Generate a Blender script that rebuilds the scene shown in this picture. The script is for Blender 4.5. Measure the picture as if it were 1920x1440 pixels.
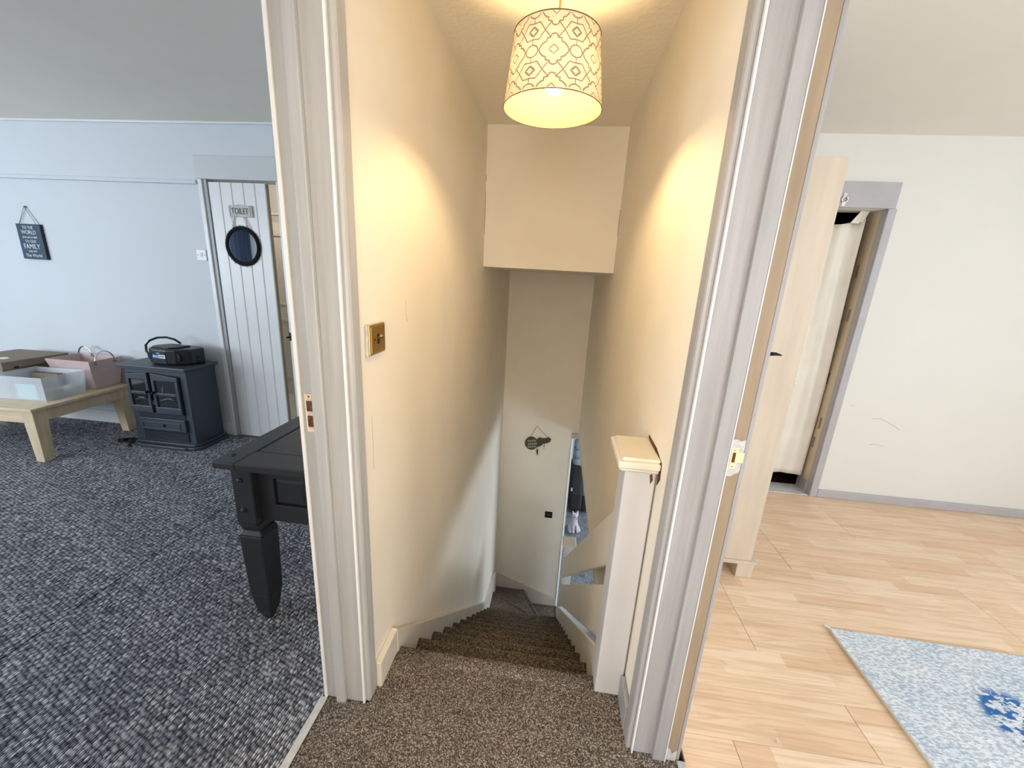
import bpy, bmesh, math, random
from mathutils import Vector, Matrix
random.seed(7)
S = bpy.context.scene
COL = S.collection
for o in list(bpy.data.objects):
    bpy.data.objects.remove(o)

# ------------------------------------------------------------------ camera
cam_d = bpy.data.cameras.new('camera')
cam_d.sensor_fit = 'HORIZONTAL'
cam_d.sensor_width = 36.0
cam_d.lens = 745.06 * 36.0 / 1920.0
cam_d.clip_start = 0.02
cam = bpy.data.objects.new('camera', cam_d)
COL.objects.link(cam)
Rv = Vector((0.99149024, 0.11895646, 0.05288165))
Uv = Vector((-0.08174595, 0.2527723, 0.96406627))
Fv = Vector((-0.10131489, 0.96018515, -0.26034548))
cam.matrix_world = Matrix(((Rv.x, Uv.x, -Fv.x, 0.0), (Rv.y, Uv.y, -Fv.y, 0.0),
                           (Rv.z, Uv.z, -Fv.z, 1.5), (0, 0, 0, 1)))
S.camera = cam

# ------------------------------------------------------------------ view, world, daylight and added fill
S.view_settings.view_transform = 'Standard'
S.view_settings.look = 'None'
S.view_settings.gamma = 1.0
S.view_settings.use_curve_mapping = False
S.view_settings.exposure = 0.0
W = bpy.data.worlds.new('sky')
S.world = W
W.use_nodes = True
bgn = W.node_tree.nodes['Background']
bgn.inputs['Color'].default_value = (0.72, 0.84, 1.0, 1)
bgn.inputs['Strength'].default_value = 1.5


def area(name, loc, target, sx, sy, power, color, spread=180):
    d = bpy.data.lights.new(name, 'AREA')
    d.shape = 'RECTANGLE'
    d.size, d.size_y = sx, sy
    d.energy = power
    d.color = color
    d.spread = math.radians(spread)
    o = bpy.data.objects.new(name, d)
    COL.objects.link(o)
    o.location = loc
    o.rotation_euler = (Vector(target) - Vector(loc)).to_track_quat('-Z', 'Y').to_euler()
    return o


DAY = (0.80, 0.90, 1.0)
area('window_daylight_left', (-6.55, -0.3, 1.5), (0, 0.8, 0.9), 2.0, 1.3, 98, DAY)
area('window_daylight_left_front', (-5.3, -2.05, 1.5), (-3.6, 3, 0.9), 1.5, 1.3, 75, DAY)
area('window_daylight_right', (4.35, -0.2, 1.5), (1.0, 1.4, 0.9), 2.0, 1.3, 56, (0.84, 0.93, 1.0))
area('window_daylight_right_front', (2.2, -2.05, 1.5), (2.0, 3, 1.1), 1.8, 1.3, 44, (0.88, 0.95, 1.0))
area('lounge_daylight', (4.95, 6.1, -1.4), (0.6, 6.4, -2.3), 2.4, 1.3, 165, DAY)
area('lounge_daylight_front', (3.0, -1.55, -1.4), (1.0, 4.0, -1.8), 2.2, 1.3, 58, DAY)
area('landing_fill', (-0.1, -1.06, 1.45), (-0.1, 3, 0.9), 0.8, 1.4, 35, (1.0, 0.86, 0.68))  # added fill light behind the camera, lifts and warms the stairwell

# ------------------------------------------------------------------ materials
MATS = {}


def nodes_of(m):
    nt = m.node_tree
    return nt, nt.nodes, nt.links, nt.nodes['Principled BSDF']


def mat(name, col, rough=0.6, metal=0.0, var=0.0, vscale=8.0, stretch=(1, 1, 1), bump=0.0, bscale=60.0,
        bstretch=None, spec=0.4, alpha=1.0, trans=0.0, emit=None, estr=0.0, col2=None):
    if name in MATS:
        return MATS[name]
    m = bpy.data.materials.new(name)
    m.use_nodes = True
    nt, N, L, P = nodes_of(m)
    P.inputs['Base Color'].default_value = (*col, 1)
    P.inputs['Roughness'].default_value = rough
    P.inputs['Metallic'].default_value = metal
    P.inputs['Specular IOR Level'].default_value = spec
    P.inputs['Alpha'].default_value = alpha
    P.inputs['Transmission Weight'].default_value = trans
    if emit:
        P.inputs['Emission Color'].default_value = (*emit, 1)
        P.inputs['Emission Strength'].default_value = estr
    tc = N.new('ShaderNodeTexCoord')

    def mapped(st, sc):
        mp = N.new('ShaderNodeMapping')
        mp.inputs['Scale'].default_value = [s * sc for s in st]
        L.new(tc.outputs['Object'], mp.inputs['Vector'])
        return mp.outputs['Vector']
    if var > 0:
        n = N.new('ShaderNodeTexNoise')
        n.inputs['Scale'].default_value = 1
        n.inputs['Detail'].default_value = 5
        L.new(mapped(stretch, vscale), n.inputs['Vector'])
        r = N.new('ShaderNodeValToRGB')
        r.color_ramp.elements[0].position = 0.3
        r.color_ramp.elements[1].position = 0.7
        c2 = col2 if col2 else tuple(max(0, c * (1 - var)) for c in col)
        c1 = col if col2 else tuple(min(1, c * (1 + var * 0.5)) for c in col)
        r.color_ramp.elements[0].color = (*c2, 1)
        r.color_ramp.elements[1].color = (*c1, 1)
        L.new(n.outputs['Fac'], r.inputs['Fac'])
        L.new(r.outputs['Color'], P.inputs['Base Color'])
    if bump > 0:
        n = N.new('ShaderNodeTexNoise')
        n.inputs['Scale'].default_value = 1
        n.inputs['Detail'].default_value = 4
        L.new(mapped(bstretch or stretch, bscale), n.inputs['Vector'])
        b = N.new('ShaderNodeBump')
        b.inputs['Strength'].default_value = bump
        b.inputs['Distance'].default_value = 0.01
        L.new(n.outputs['Fac'], b.inputs['Height'])
        L.new(b.outputs['Normal'], P.inputs['Normal'])
    MATS[name] = m
    return m


def pile_mat(name, scale, stops, squash=(1, 1, 1), rot=0.0, bump=0.6, dist=0.006, randomness=1.0, dark=0.35, blotch=0.25, edge=(0.15, 0.75)):
    """carpet: every tuft is a voronoi cell with its own shade, dark between tufts"""
    m = bpy.data.materials.new(name)
    m.use_nodes = True
    nt, N, L, P = nodes_of(m)
    P.inputs['Roughness'].default_value = 0.95
    P.inputs['Specular IOR Level'].default_value = 0.1
    tc = N.new('ShaderNodeTexCoord')
    mp = N.new('ShaderNodeMapping')
    mp.inputs['Scale'].default_value = [s * scale for s in squash]
    mp.inputs['Rotation'].default_value = (0, 0, rot)
    L.new(tc.outputs['Object'], mp.inputs['Vector'])
    v = N.new('ShaderNodeTexVoronoi')
    v.inputs['Scale'].default_value = 1
    v.inputs['Randomness'].default_value = randomness
    L.new(mp.outputs['Vector'], v.inputs['Vector'])
    sep = N.new('ShaderNodeSeparateColor')
    L.new(v.outputs['Color'], sep.inputs['Color'])
    r = N.new('ShaderNodeValToRGB')
    els = r.color_ramp.elements
    els[0].position, els[0].color = stops[0][0], (*stops[0][1], 1)
    els[1].position, els[1].color = stops[-1][0], (*stops[-1][1], 1)
    for p, c in stops[1:-1]:
        e = els.new(p)
        e.color = (*c, 1)
    L.new(sep.outputs['Red'], r.inputs['Fac'])
    r2 = N.new('ShaderNodeValToRGB')
    r2.color_ramp.elements[0].position, r2.color_ramp.elements[0].color = edge[0], (1, 1, 1, 1)
    r2.color_ramp.elements[1].position, r2.color_ramp.elements[1].color = edge[1], (dark, dark, dark, 1)
    L.new(v.outputs['Distance'], r2.inputs['Fac'])
    mx = N.new('ShaderNodeMix')
    mx.data_type = 'RGBA'
    mx.blend_type = 'MULTIPLY'
    mx.inputs['Factor'].default_value = 1
    L.new(r.outputs['Color'], mx.inputs['A'])
    L.new(r2.outputs['Color'], mx.inputs['B'])
    n = N.new('ShaderNodeTexNoise')
    n.inputs['Scale'].default_value = 7
    n.inputs['Detail'].default_value = 4
    L.new(tc.outputs['Object'], n.inputs['Vector'])
    mr = N.new('ShaderNodeMapRange')
    mr.inputs['To Min'].default_value = 1 - blotch
    mr.inputs['To Max'].default_value = 1 + blotch
    mr.inputs['From Min'].default_value = 0.3
    mr.inputs['From Max'].default_value = 0.7
    L.new(n.outputs['Fac'], mr.inputs['Value'])
    mx2 = N.new('ShaderNodeVectorMath')
    mx2.operation = 'SCALE'
    L.new(mx.outputs['Result'], mx2.inputs[0])
    L.new(mr.outputs['Result'], mx2.inputs['Scale'])
    L.new(mx2.outputs['Vector'], P.inputs['Base Color'])
    b = N.new('ShaderNodeBump')
    b.invert = True
    b.inputs['Strength'].default_value = bump
    b.inputs['Distance'].default_value = dist
    L.new(v.outputs['Distance'], b.inputs['Height'])
    L.new(b.outputs['Normal'], P.inputs['Normal'])
    return m


def plank_mat():
    m = bpy.data.materials.new('beech_laminate')
    m.use_nodes = True
    nt, N, L, P = nodes_of(m)
    P.inputs['Roughness'].default_value = 0.38
    P.inputs['Specular IOR Level'].default_value = 0.35
    tc = N.new('ShaderNodeTexCoord')
    oi = N.new('ShaderNodeObjectInfo')
    off = N.new('ShaderNodeVectorMath')
    off.operation = 'MULTIPLY_ADD'
    L.new(oi.outputs['Random'], off.inputs[0])
    off.inputs[1].default_value = (5.0, 0, 3.0)
    L.new(tc.outputs['Object'], off.inputs[2])
    br = N.new('ShaderNodeTexBrick')
    br.offset = 0.37
    br.inputs['Scale'].default_value = 1
    br.inputs['Brick Width'].default_value = 0.42
    br.inputs['Row Height'].default_value = 0.0645
    br.inputs['Mortar Size'].default_value = 0.0
    br.inputs['Color1'].default_value = (0, 0, 0, 1)
    br.inputs['Color2'].default_value = (1, 1, 1, 1)
    L.new(off.outputs['Vector'], br.inputs['Vector'])
    rp = N.new('ShaderNodeValToRGB')
    for i, (p, c) in enumerate([(0.0, (0.80, 0.565, 0.385)), (1.0, (0.91, 0.715, 0.535))]):
        rp.color_ramp.elements[i].position = p
        rp.color_ramp.elements[i].color = (*c, 1)
    L.new(br.outputs['Color'], rp.inputs['Fac'])
    # grain
    mp = N.new('ShaderNodeMapping')
    mp.inputs['Scale'].default_value = (2.6, 44, 1)
    L.new(off.outputs['Vector'], mp.inputs['Vector'])
    n1 = N.new('ShaderNodeTexNoise')
    n1.inputs['Scale'].default_value = 1
    n1.inputs['Detail'].default_value = 6
    n1.inputs['Distortion'].default_value = 1.6
    L.new(mp.outputs['Vector'], n1.inputs['Vector'])
    r1 = N.new('ShaderNodeValToRGB')
    r1.color_ramp.elements[0].position, r1.color_ramp.elements[0].color = 0.33, (0.72, 0.62, 0.52, 1)
    r1.color_ramp.elements[1].position, r1.color_ramp.elements[1].color = 0.58, (1.06, 1.05, 1.04, 1)
    L.new(n1.outputs['Fac'], r1.inputs['Fac'])
    mx = N.new('ShaderNodeMix')
    mx.data_type = 'RGBA'
    mx.blend_type = 'MULTIPLY'
    mx.inputs['Factor'].default_value = 0.5
    L.new(rp.outputs['Color'], mx.inputs['A'])
    L.new(r1.outputs['Color'], mx.inputs['B'])
    L.new(mx.outputs['Result'], P.inputs['Base Color'])
    return m


def rug_mat():
    m = bpy.data.materials.new('distressed_rug')
    m.use_nodes = True
    nt, N, L, P = nodes_of(m)
    P.inputs['Roughness'].default_value = 0.95
    P.inputs['Specular IOR Level'].default_value = 0.1
    tc = N.new('ShaderNodeTexCoord')

    def noise(sc, st, det=5, loc=(0, 0, 0)):
        mp = N.new('ShaderNodeMapping')
        mp.inputs['Scale'].default_value = st
        mp.inputs['Location'].default_value = loc
        L.new(tc.outputs['Object'], mp.inputs['Vector'])
        n = N.new('ShaderNodeTexNoise')
        n.inputs['Scale'].default_value = sc
        n.inputs['Detail'].default_value = det
        L.new(mp.outputs['Vector'], n.inputs['Vector'])
        return n.outputs['Fac']

    def ramp(f, a, b, ca, cb):
        r = N.new('ShaderNodeValToRGB')
        r.color_ramp.elements[0].position, r.color_ramp.elements[0].color = a, (*ca, 1)
        r.color_ramp.elements[1].position, r.color_ramp.elements[1].color = b, (*cb, 1)
        L.new(f, r.inputs['Fac'])
        return r.outputs['Color']

    def mix(f, a, b):
        mx = N.new('ShaderNodeMix')
        mx.data_type = 'RGBA'
        L.new(f, mx.inputs['Factor'])
        L.new(a, mx.inputs['A'])
        L.new(b, mx.inputs['B'])
        return mx.outputs['Result']
    base = ramp(noise(60, (1, 2.2, 1)), 0.40, 0.58, (0.34, 0.41, 0.50), (0.82, 0.88, 0.96))
    tint = ramp(noise(6, (1, 1, 1)), 0.4, 0.62, (0.52, 0.62, 0.74), (0.80, 0.80, 0.82))
    blue = ramp(noise(5, (1, 1, 1), loc=(7, 0, 0)), 0.64, 0.70, (0, 0, 0), (1, 1, 1))
    mx0 = N.new('ShaderNodeMix')
    mx0.data_type = 'RGBA'
    mx0.inputs['Factor'].default_value = 0.35
    L.new(base, mx0.inputs['A'])
    L.new(tint, mx0.inputs['B'])
    # worn blue medallion, repeated motif centred on the object
    d = N.new('ShaderNodeVectorMath')
    d.operation = 'DISTANCE'
    mpz = N.new('ShaderNodeMapping')
    mpz.inputs['Scale'].default_value = (1.15, 1.0, 0)
    L.new(tc.outputs['Object'], mpz.inputs['Vector'])
    L.new(mpz.outputs['Vector'], d.inputs[0])
    d.inputs[1].default_value = (0.545, -0.345, 0)
    mr = N.new('ShaderNodeMapRange')
    mr.inputs['From Min'].default_value = 0.12
    mr.inputs['From Max'].default_value = 0.16
    mr.inputs['To Min'].default_value = 1
    mr.inputs['To Max'].default_value = 0
    L.new(d.outputs['Value'], mr.inputs['Value'])
    worn = ramp(noise(34, (1, 1.6, 1), 6), 0.47, 0.52, (0, 0, 0), (1, 1, 1))
    mm = N.new('ShaderNodeMath')
    mm.operation = 'MULTIPLY'
    L.new(mr.outputs['Result'], mm.inputs[0])
    L.new(worn, mm.inputs[1])
    bc = N.new('ShaderNodeRGB')
    bc.outputs[0].default_value = (0.045, 0.16, 0.42, 1)
    fin = mix(mm.outputs[0], mx0.outputs['Result'], bc.outputs[0])
    L.new(fin, P.inputs['Base Color'])
    b = N.new('ShaderNodeBump')
    b.inputs['Strength'].default_value = 0.6
    b.inputs['Distance'].default_value = 0.004
    L.new(noise(260, (1, 1, 1), 2), b.inputs['Height'])
    L.new(b.outputs['Normal'], P.inputs['Normal'])
    return m


M_STAIRWALL = mat('cream_wall_paint', (0.88, 0.82, 0.71), 0.75, var=0.04, vscale=3, bump=0.05, bscale=14)
M_STAIRCEIL = mat('textured_ceiling_paint', (0.90, 0.83, 0.69), 0.85, bump=0.25, bscale=45)
M_LWALL = mat('cool_white_wall_paint', (0.655, 0.69, 0.725), 0.7, var=0.02, vscale=2)
M_LCEIL = mat('grey_white_ceiling_paint', (0.93, 0.87, 0.77), 0.85, var=0.03, vscale=3)
M_RWALL = mat('warm_white_wall_paint', (0.77, 0.75, 0.70), 0.7, var=0.02, vscale=2)
M_RCEIL = mat('warm_ceiling_paint', (0.90, 0.86, 0.79), 0.85, var=0.02, vscale=2)
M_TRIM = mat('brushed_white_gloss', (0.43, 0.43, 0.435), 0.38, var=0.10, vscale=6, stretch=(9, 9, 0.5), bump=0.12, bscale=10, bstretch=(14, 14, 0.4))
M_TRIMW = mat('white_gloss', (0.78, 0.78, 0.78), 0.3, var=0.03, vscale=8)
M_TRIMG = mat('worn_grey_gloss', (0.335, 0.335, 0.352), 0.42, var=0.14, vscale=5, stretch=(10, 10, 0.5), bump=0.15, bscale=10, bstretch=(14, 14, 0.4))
M_STRING = mat('cream_gloss', (0.72, 0.67, 0.59), 0.4, var=0.05, vscale=9, bump=0.06, bscale=20)
M_GREYTRIM = mat('lilac_grey_paint', (0.47, 0.45, 0.47), 0.45, var=0.06, vscale=10)
M_RAW = mat('bare_old_timber', (0.31, 0.24, 0.17), 0.6, var=0.2, vscale=4, stretch=(8, 8, 0.6))
M_RAWD = mat('splintered_brown_wood', (0.12, 0.045, 0.015), 0.8, var=0.5, vscale=120)
M_CHIP = mat('chipped_paint', (0.50, 0.50, 0.51), 0.7, var=0.2, vscale=60)
M_WEAVE = pile_mat('grey_loop_carpet', 1, [(0, (0.17, 0.18, 0.215)), (0.5, (0.36, 0.37, 0.42)), (0.8, (0.54, 0.54, 0.585)), (1, (0.72, 0.71, 0.74))],
                   squash=(118, 60, 30), rot=0.16, randomness=0.45, dark=0.12, bump=0.9, dist=0.004, blotch=0.08, edge=(0.20, 0.68))
M_PILE = pile_mat('brown_twist_carpet', 270, [(0, (0.085, 0.068, 0.057)), (0.35, (0.19, 0.155, 0.13)), (0.7, (0.34, 0.285, 0.245)), (1, (0.60, 0.54, 0.48))],
                  dark=0.35, bump=0.7, dist=0.004, blotch=0.12)
M_LOUNGEC = pile_mat('blue_grey_carpet', 120, [(0, (0.18, 0.20, 0.225)), (0.5, (0.34, 0.37, 0.40)), (1, (0.60, 0.63, 0.66))], dark=0.5)
_nt = M_WEAVE.node_tree
_N, _L, _P = _nt.nodes, _nt.links, _nt.nodes['Principled BSDF']
_src = _P.inputs['Base Color'].links[0].from_socket
_tc = _N.new('ShaderNodeTexCoord')
_mp = _N.new('ShaderNodeMapping')
_mp.inputs['Rotation'].default_value = (0, 0, 0.06)
_L.new(_tc.outputs['Object'], _mp.inputs['Vector'])
_wv = _N.new('ShaderNodeTexWave')
_wv.bands_direction = 'X'
_wv.inputs['Scale'].default_value = 37.0
_wv.inputs['Distortion'].default_value = 0.6
_wv.inputs['Detail'].default_value = 1.0
_wv.inputs['Detail Scale'].default_value = 3.0
_L.new(_mp.outputs['Vector'], _wv.inputs['Vector'])
_mr = _N.new('ShaderNodeMapRange')
_mr.inputs['To Min'].default_value = 0.62
_mr.inputs['To Max'].default_value = 1.30
_L.new(_wv.outputs['Fac'], _mr.inputs['Value'])
_sc = _N.new('ShaderNodeVectorMath')
_sc.operation = 'SCALE'
_L.new(_src, _sc.inputs[0])
_L.new(_mr.outputs['Result'], _sc.inputs['Scale'])
_L.new(_sc.outputs['Vector'], _P.inputs['Base Color'])
M_PLANK = plank_mat()
M_RUG = rug_mat()
M_SUB = mat('subfloor', (0.10, 0.08, 0.06), 0.9)
M_OAK = mat('pale_oak', (0.70, 0.55, 0.37), 0.45, var=0.16, vscale=3, stretch=(1.5, 14, 14))
M_OAKV = mat('pale_oak_upright', (0.70, 0.55, 0.37), 0.45, var=0.16, vscale=3, stretch=(14, 14, 1.5))
M_BIRCH = mat('birch_veneer', (0.64, 0.53, 0.42), 0.42, var=0.10, vscale=3, stretch=(7, 7, 0.8), bump=0.0)
M_DARK = mat('charcoal_painted_wood', (0.023, 0.0235, 0.026), 0.45, var=0.15, vscale=5, stretch=(1, 8, 8), bump=0.05, bscale=30)
M_STOVE = mat('blue_grey_metal_paint', (0.040, 0.052, 0.068), 0.42, var=0.06, vscale=20)
M_BLACK = mat('black_plastic', (0.010, 0.011, 0.013), 0.35)
M_BLACKM = mat('black_iron', (0.012, 0.012, 0.012), 0.4, metal=0.6)
M_VOID = mat('firebox_black', (0.006, 0.007, 0.009), 0.7)
M_GLASS = mat('smoked_glass', (0.10, 0.12, 0.14), 0.08, trans=0.85, alpha=1)
M_CHROME = mat('chrome', (0.75, 0.74, 0.72), 0.15, metal=1.0)
M_STEEL = mat('brushed_steel_fire', (0.30, 0.32, 0.34), 0.4, metal=0.5)
M_BRASS = mat('antique_brass', (0.42, 0.26, 0.09), 0.36, metal=0.85, var=0.1, vscale=40)
M_BRASSD = mat('antique_brass_edge', (0.62, 0.44, 0.18), 0.35, metal=0.9)
M_STRIKE = mat('lacquered_brass', (0.74, 0.68, 0.45), 0.35, metal=0.35)
M_WHITEP = mat('white_plastic', (0.80, 0.80, 0.80), 0.35)
M_SIGNB = mat('navy_sign_board', (0.022, 0.055, 0.10), 0.55, var=0.1, vscale=30)
M_SIGNE = mat('navy_sign_edge', (0.035, 0.02, 0.03), 0.6)
M_LETTER = mat('pale_lettering', (0.75, 0.80, 0.84), 0.6)
M_LETTERD = mat('dark_lettering', (0.05, 0.05, 0.05), 0.6)
M_CORD = mat('grey_string', (0.18, 0.18, 0.18), 0.9)
M_JUTE = mat('jute_string', (0.30, 0.20, 0.10), 0.9)
M_DIST = mat('distressed_white_wood', (0.58, 0.57, 0.53), 0.7, var=0.2, vscale=30)
M_MIRROR = mat('mirror_glass', (0.80, 0.86, 0.90), 0.02, metal=1.0)
M_FRINGE = mat('black_fringe', (0.004, 0.004, 0.004), 0.9)
M_PINK = mat('blush_felt', (0.62, 0.47, 0.45), 0.85, var=0.08, vscale=12, bump=0.2, bscale=120)
M_PINKI = mat('blush_felt_inside', (0.66, 0.50, 0.49), 0.85)
M_CARD = mat('taupe_cardboard', (0.25, 0.20, 0.15), 0.7, var=0.06, vscale=10)
M_TRAY = mat('frosted_plastic', (0.84, 0.90, 0.95), 0.35, alpha=0.36)
M_PAPER = mat('pale_blue_paper', (0.55, 0.80, 0.84), 0.7)
M_GREYB = mat('grey_carton', (0.34, 0.33, 0.32), 0.7)
M_BOTTLE = mat('cream_bottle', (0.78, 0.74, 0.66), 0.5)
M_CALICO = mat('unbleached_calico', (0.86, 0.80, 0.70), 0.9, var=0.06, vscale=6, bump=0.1, bscale=200)
M_REVEAL = mat('scarred_timber_lining', (0.74, 0.60, 0.43), 0.55, var=0.12, vscale=6, stretch=(6, 6, 0.6))
M_MAROON = mat('dark_red_cupboard', (0.035, 0.006, 0.005), 0.7)
M_KEYW = mat('dark_grey_wood', (0.085, 0.068, 0.05), 0.75, var=0.2, vscale=40)
M_SCRIPT = mat('white_script', (0.60, 0.56, 0.50), 0.7)
M_SOFA = mat('slate_upholstery', (0.36, 0.40, 0.42), 0.8, var=0.08, vscale=12, bump=0.15, bscale=30)
M_SOFAD = mat('charcoal_upholstery', (0.030, 0.029, 0.027), 0.75, bump=0.1, bscale=40)
M_PLUSH = mat('pale_plush', (0.66, 0.62, 0.66), 0.95, bump=0.3, bscale=120)
M_UPVC = mat('bright_white_trim', (0.85, 0.88, 0.88), 0.3)
M_SILL = mat('flaking_white_sill', (0.62, 0.62, 0.62), 0.5, var=0.25, vscale=18)
M_BULB = mat('lit_bulb', (1, 0.9, 0.7), 0.3, emit=(1.0, 0.71, 0.36), estr=375)
M_SHADEPAT = mat('taupe_print', (0.34, 0.28, 0.23), 0.9)
M_SHADERIM = mat('taupe_rim_tape', (0.16, 0.11, 0.075), 0.8)
M_CORDG = mat('gold_flex', (0.55, 0.36, 0.10), 0.5)


def shade_mat():
    m = bpy.data.materials.new('cream_linen_shade')
    m.use_nodes = True
    nt, N, L, P = nodes_of(m)
    N.remove(P)
    out = N['Material Output']
    tc = N.new('ShaderNodeTexCoord')
    n = N.new('ShaderNodeTexNoise')
    mp = N.new('ShaderNodeMapping')
    mp.inputs['Scale'].default_value = (260, 260, 700)
    L.new(tc.outputs['Object'], mp.inputs['Vector'])
    n.inputs['Scale'].default_value = 1
    L.new(mp.outputs['Vector'], n.inputs['Vector'])
    r = N.new('ShaderNodeValToRGB')
    r.color_ramp.elements[0].position, r.color_ramp.elements[0].color = 0.35, (0.56, 0.47, 0.35, 1)
    r.color_ramp.elements[1].position, r.color_ramp.elements[1].color = 0.65, (0.70, 0.61, 0.47, 1)
    L.new(n.outputs['Fac'], r.inputs['Fac'])
    d = N.new('ShaderNodeBsdfDiffuse')
    t = N.new('ShaderNodeBsdfTranslucent')
    g = N.new('ShaderNodeNewGeometry')
    ins = N.new('ShaderNodeMix')            # inner face tinted gold, the bulb's yellow glow put into its colour
    ins.data_type = 'RGBA'
    L.new(g.outputs['Backfacing'], ins.inputs['Factor'])
    L.new(r.outputs['Color'], ins.inputs['A'])
    ins.inputs['B'].default_value = (0.38, 0.26, 0.085, 1)
    L.new(ins.outputs['Result'], d.inputs['Color'])
    L.new(r.outputs['Color'], t.inputs['Color'])
    mx = N.new('ShaderNodeMixShader')
    mx.inputs[0].default_value = 0.07
    L.new(d.outputs[0], mx.inputs[1])
    L.new(t.outputs[0], mx.inputs[2])
    L.new(mx.outputs[0], out.inputs['Surface'])
    return m


M_SHADE = shade_mat()


# ------------------------------------------------------------------ mesh helpers
def B():
    return bmesh.new()


def box(bm, x0, x1, y0, y1, z0, z1, skip=()):
    v = [bm.verts.new(p) for p in ((x0, y0, z0), (x1, y0, z0), (x1, y1, z0), (x0, y1, z0),
                                   (x0, y0, z1), (x1, y0, z1), (x1, y1, z1), (x0, y1, z1))]
    for i, f in enumerate(((0, 3, 2, 1), (4, 5, 6, 7), (0, 1, 5, 4), (1, 2, 6, 5), (2, 3, 7, 6), (3, 0, 4, 7))):
        if i not in skip:
            bm.faces.new([v[k] for k in f])
    return bm


def prism(bm, pts, axis, a0, a1):
    """extrude a 2-D outline along axis; outline is in the other two axes in xyz order"""
    def put(p, a):
        q = list(p)
        q.insert(axis, a)
        return bm.verts.new(q)
    A = [put(p, a0) for p in pts]
    C = [put(p, a1) for p in pts]
    n = len(pts)
    bm.faces.new(A)
    bm.faces.new(C[::-1])
    for i in range(n):
        bm.faces.new((A[i], C[i], C[(i + 1) % n], A[(i + 1) % n]))
    bmesh.ops.recalc_face_normals(bm, faces=bm.faces[:])
    return bm


def frustum(bm, r0, r1, z0, z1):
    """r = (x0,x1,y0,y1) bottom and top rectangles"""
    def q(r, z):
        return [bm.verts.new(p) for p in ((r[0], r[2], z), (r[1], r[2], z), (r[1], r[3], z), (r[0], r[3], z))]
    a, b = q(r0, z0), q(r1, z1)
    bm.faces.new(a[::-1])
    bm.faces.new(b)
    for i in range(4):
        bm.faces.new((a[i], a[(i + 1) % 4], b[(i + 1) % 4], b[i]))
    return bm


def tube(bm, pts, r, seg=8, closed=False):
    pts = [Vector(p) for p in pts]
    rings = []
    n = len(pts)
    up = Vector((0.13, 0.31, 0.94)).normalized()
    for i, p in enumerate(pts):
        if closed:
            t = pts[(i + 1) % n] - pts[i - 1]
        else:
            t = pts[min(i + 1, n - 1)] - pts[max(i - 1, 0)]
        t.normalize()
        u = t.cross(up)
        if u.length < 0.05:
            u = t.cross(Vector((1, 0, 0)))
        u.normalize()
        w = t.cross(u)
        rr = r[i] if isinstance(r, (list, tuple)) else r
        rings.append([bm.verts.new(p + (u * math.cos(a) + w * math.sin(a)) * rr)
                      for a in [2 * math.pi * k / seg for k in range(seg)]])
    for i in range(n if closed else n - 1):
        a, b = rings[i], rings[(i + 1) % n]
        for k in range(seg):
            f = bm.faces.new((a[k], b[k], b[(k + 1) % seg], a[(k + 1) % seg]))
            f.smooth = True
    if not closed:
        bm.faces.new(rings[0])
        bm.faces.new(rings[-1][::-1])
    bmesh.ops.recalc_face_normals(bm, faces=bm.faces[:])
    return bm


def lathe(bm, prof, c=(0, 0, 0), axis=2, seg=24, smooth=True):
    """prof: list of (radius, height); closed at the ends when radius is 0"""
    c = Vector(c)

    def pt(r, h, a):
        x, y = r * math.cos(a), r * math.sin(a)
        v = {2: (x, y, h), 1: (x, h, y), 0: (h, x, y)}[axis]
        return c + Vector(v)
    rings = []
    for r, h in prof:
        if r < 1e-6:
            rings.append([bm.verts.new(pt(0, h, 0))])
        else:
            rings.append([bm.verts.new(pt(r, h, 2 * math.pi * k / seg)) for k in range(seg)])
    for a, b in zip(rings, rings[1:]):
        for k in range(seg):
            k2 = (k + 1) % seg
            if len(a) == 1 and len(b) == 1:
                continue
            if len(a) == 1:
                f = bm.faces.new((a[0], b[k], b[k2]))
            elif len(b) == 1:
                f = bm.faces.new((a[k], b[0], a[k2]))
            else:
                f = bm.faces.new((a[k], b[k], b[k2], a[k2]))
            f.smooth = smooth
    bmesh.ops.recalc_face_normals(bm, faces=bm.faces[:])
    return bm


def obj(name, bm, m, parent=None, bevel=0.0, seg=2, label=None, sub=0):
    me = bpy.data.meshes.new(name)
    bm.normal_update()
    bm.to_mesh(me)
    bm.free()
    me.materials.append(m)
    o = bpy.data.objects.new(name, me)
    COL.objects.link(o)
    if parent:
        o.parent = parent
    if bevel > 0:
        md = o.modifiers.new('soft_edges', 'BEVEL')
        md.width = bevel
        md.segments = seg
        md.limit_method = 'ANGLE'
        md.angle_limit = math.radians(40)
    if sub:
        md = o.modifiers.new('smooth', 'SUBSURF')
        md.levels = md.render_levels = sub
        for p in me.polygons:
            p.use_smooth = True
    if label:
        o['label'] = label
    return o


def obj_each(name, bm, m, parent=None, bevel=0.0, fn=None):
    """every loose piece of bm becomes an object of its own"""
    left = set(bm.verts)
    outl = []
    while left:
        seed = left.pop()
        isl, stack = {seed}, [seed]
        while stack:
            v = stack.pop()
            for e in v.link_edges:
                w = e.other_vert(v)
                if w in left:
                    left.discard(w)
                    isl.add(w)
                    stack.append(w)
        nb = B()
        mp = {v: nb.verts.new(v.co) for v in sorted(isl, key=lambda q: q.index)}
        for f in {f for v in isl for f in v.link_faces}:
            nf = nb.faces.new([mp[v] for v in f.verts])
            nf.smooth = f.smooth
        outl.append(obj(name, nb, m, parent, bevel))
    bm.free()
    return outl


def thing(name, label, cat, loc=(0, 0, 0), rz=0.0, group=None):
    o = bpy.data.objects.new(name, None)
    o.empty_display_size = 0.1
    COL.objects.link(o)
    o.location = loc
    o.rotation_euler = (0, 0, rz)
    tag(o, label, cat, group)
    return o


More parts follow.
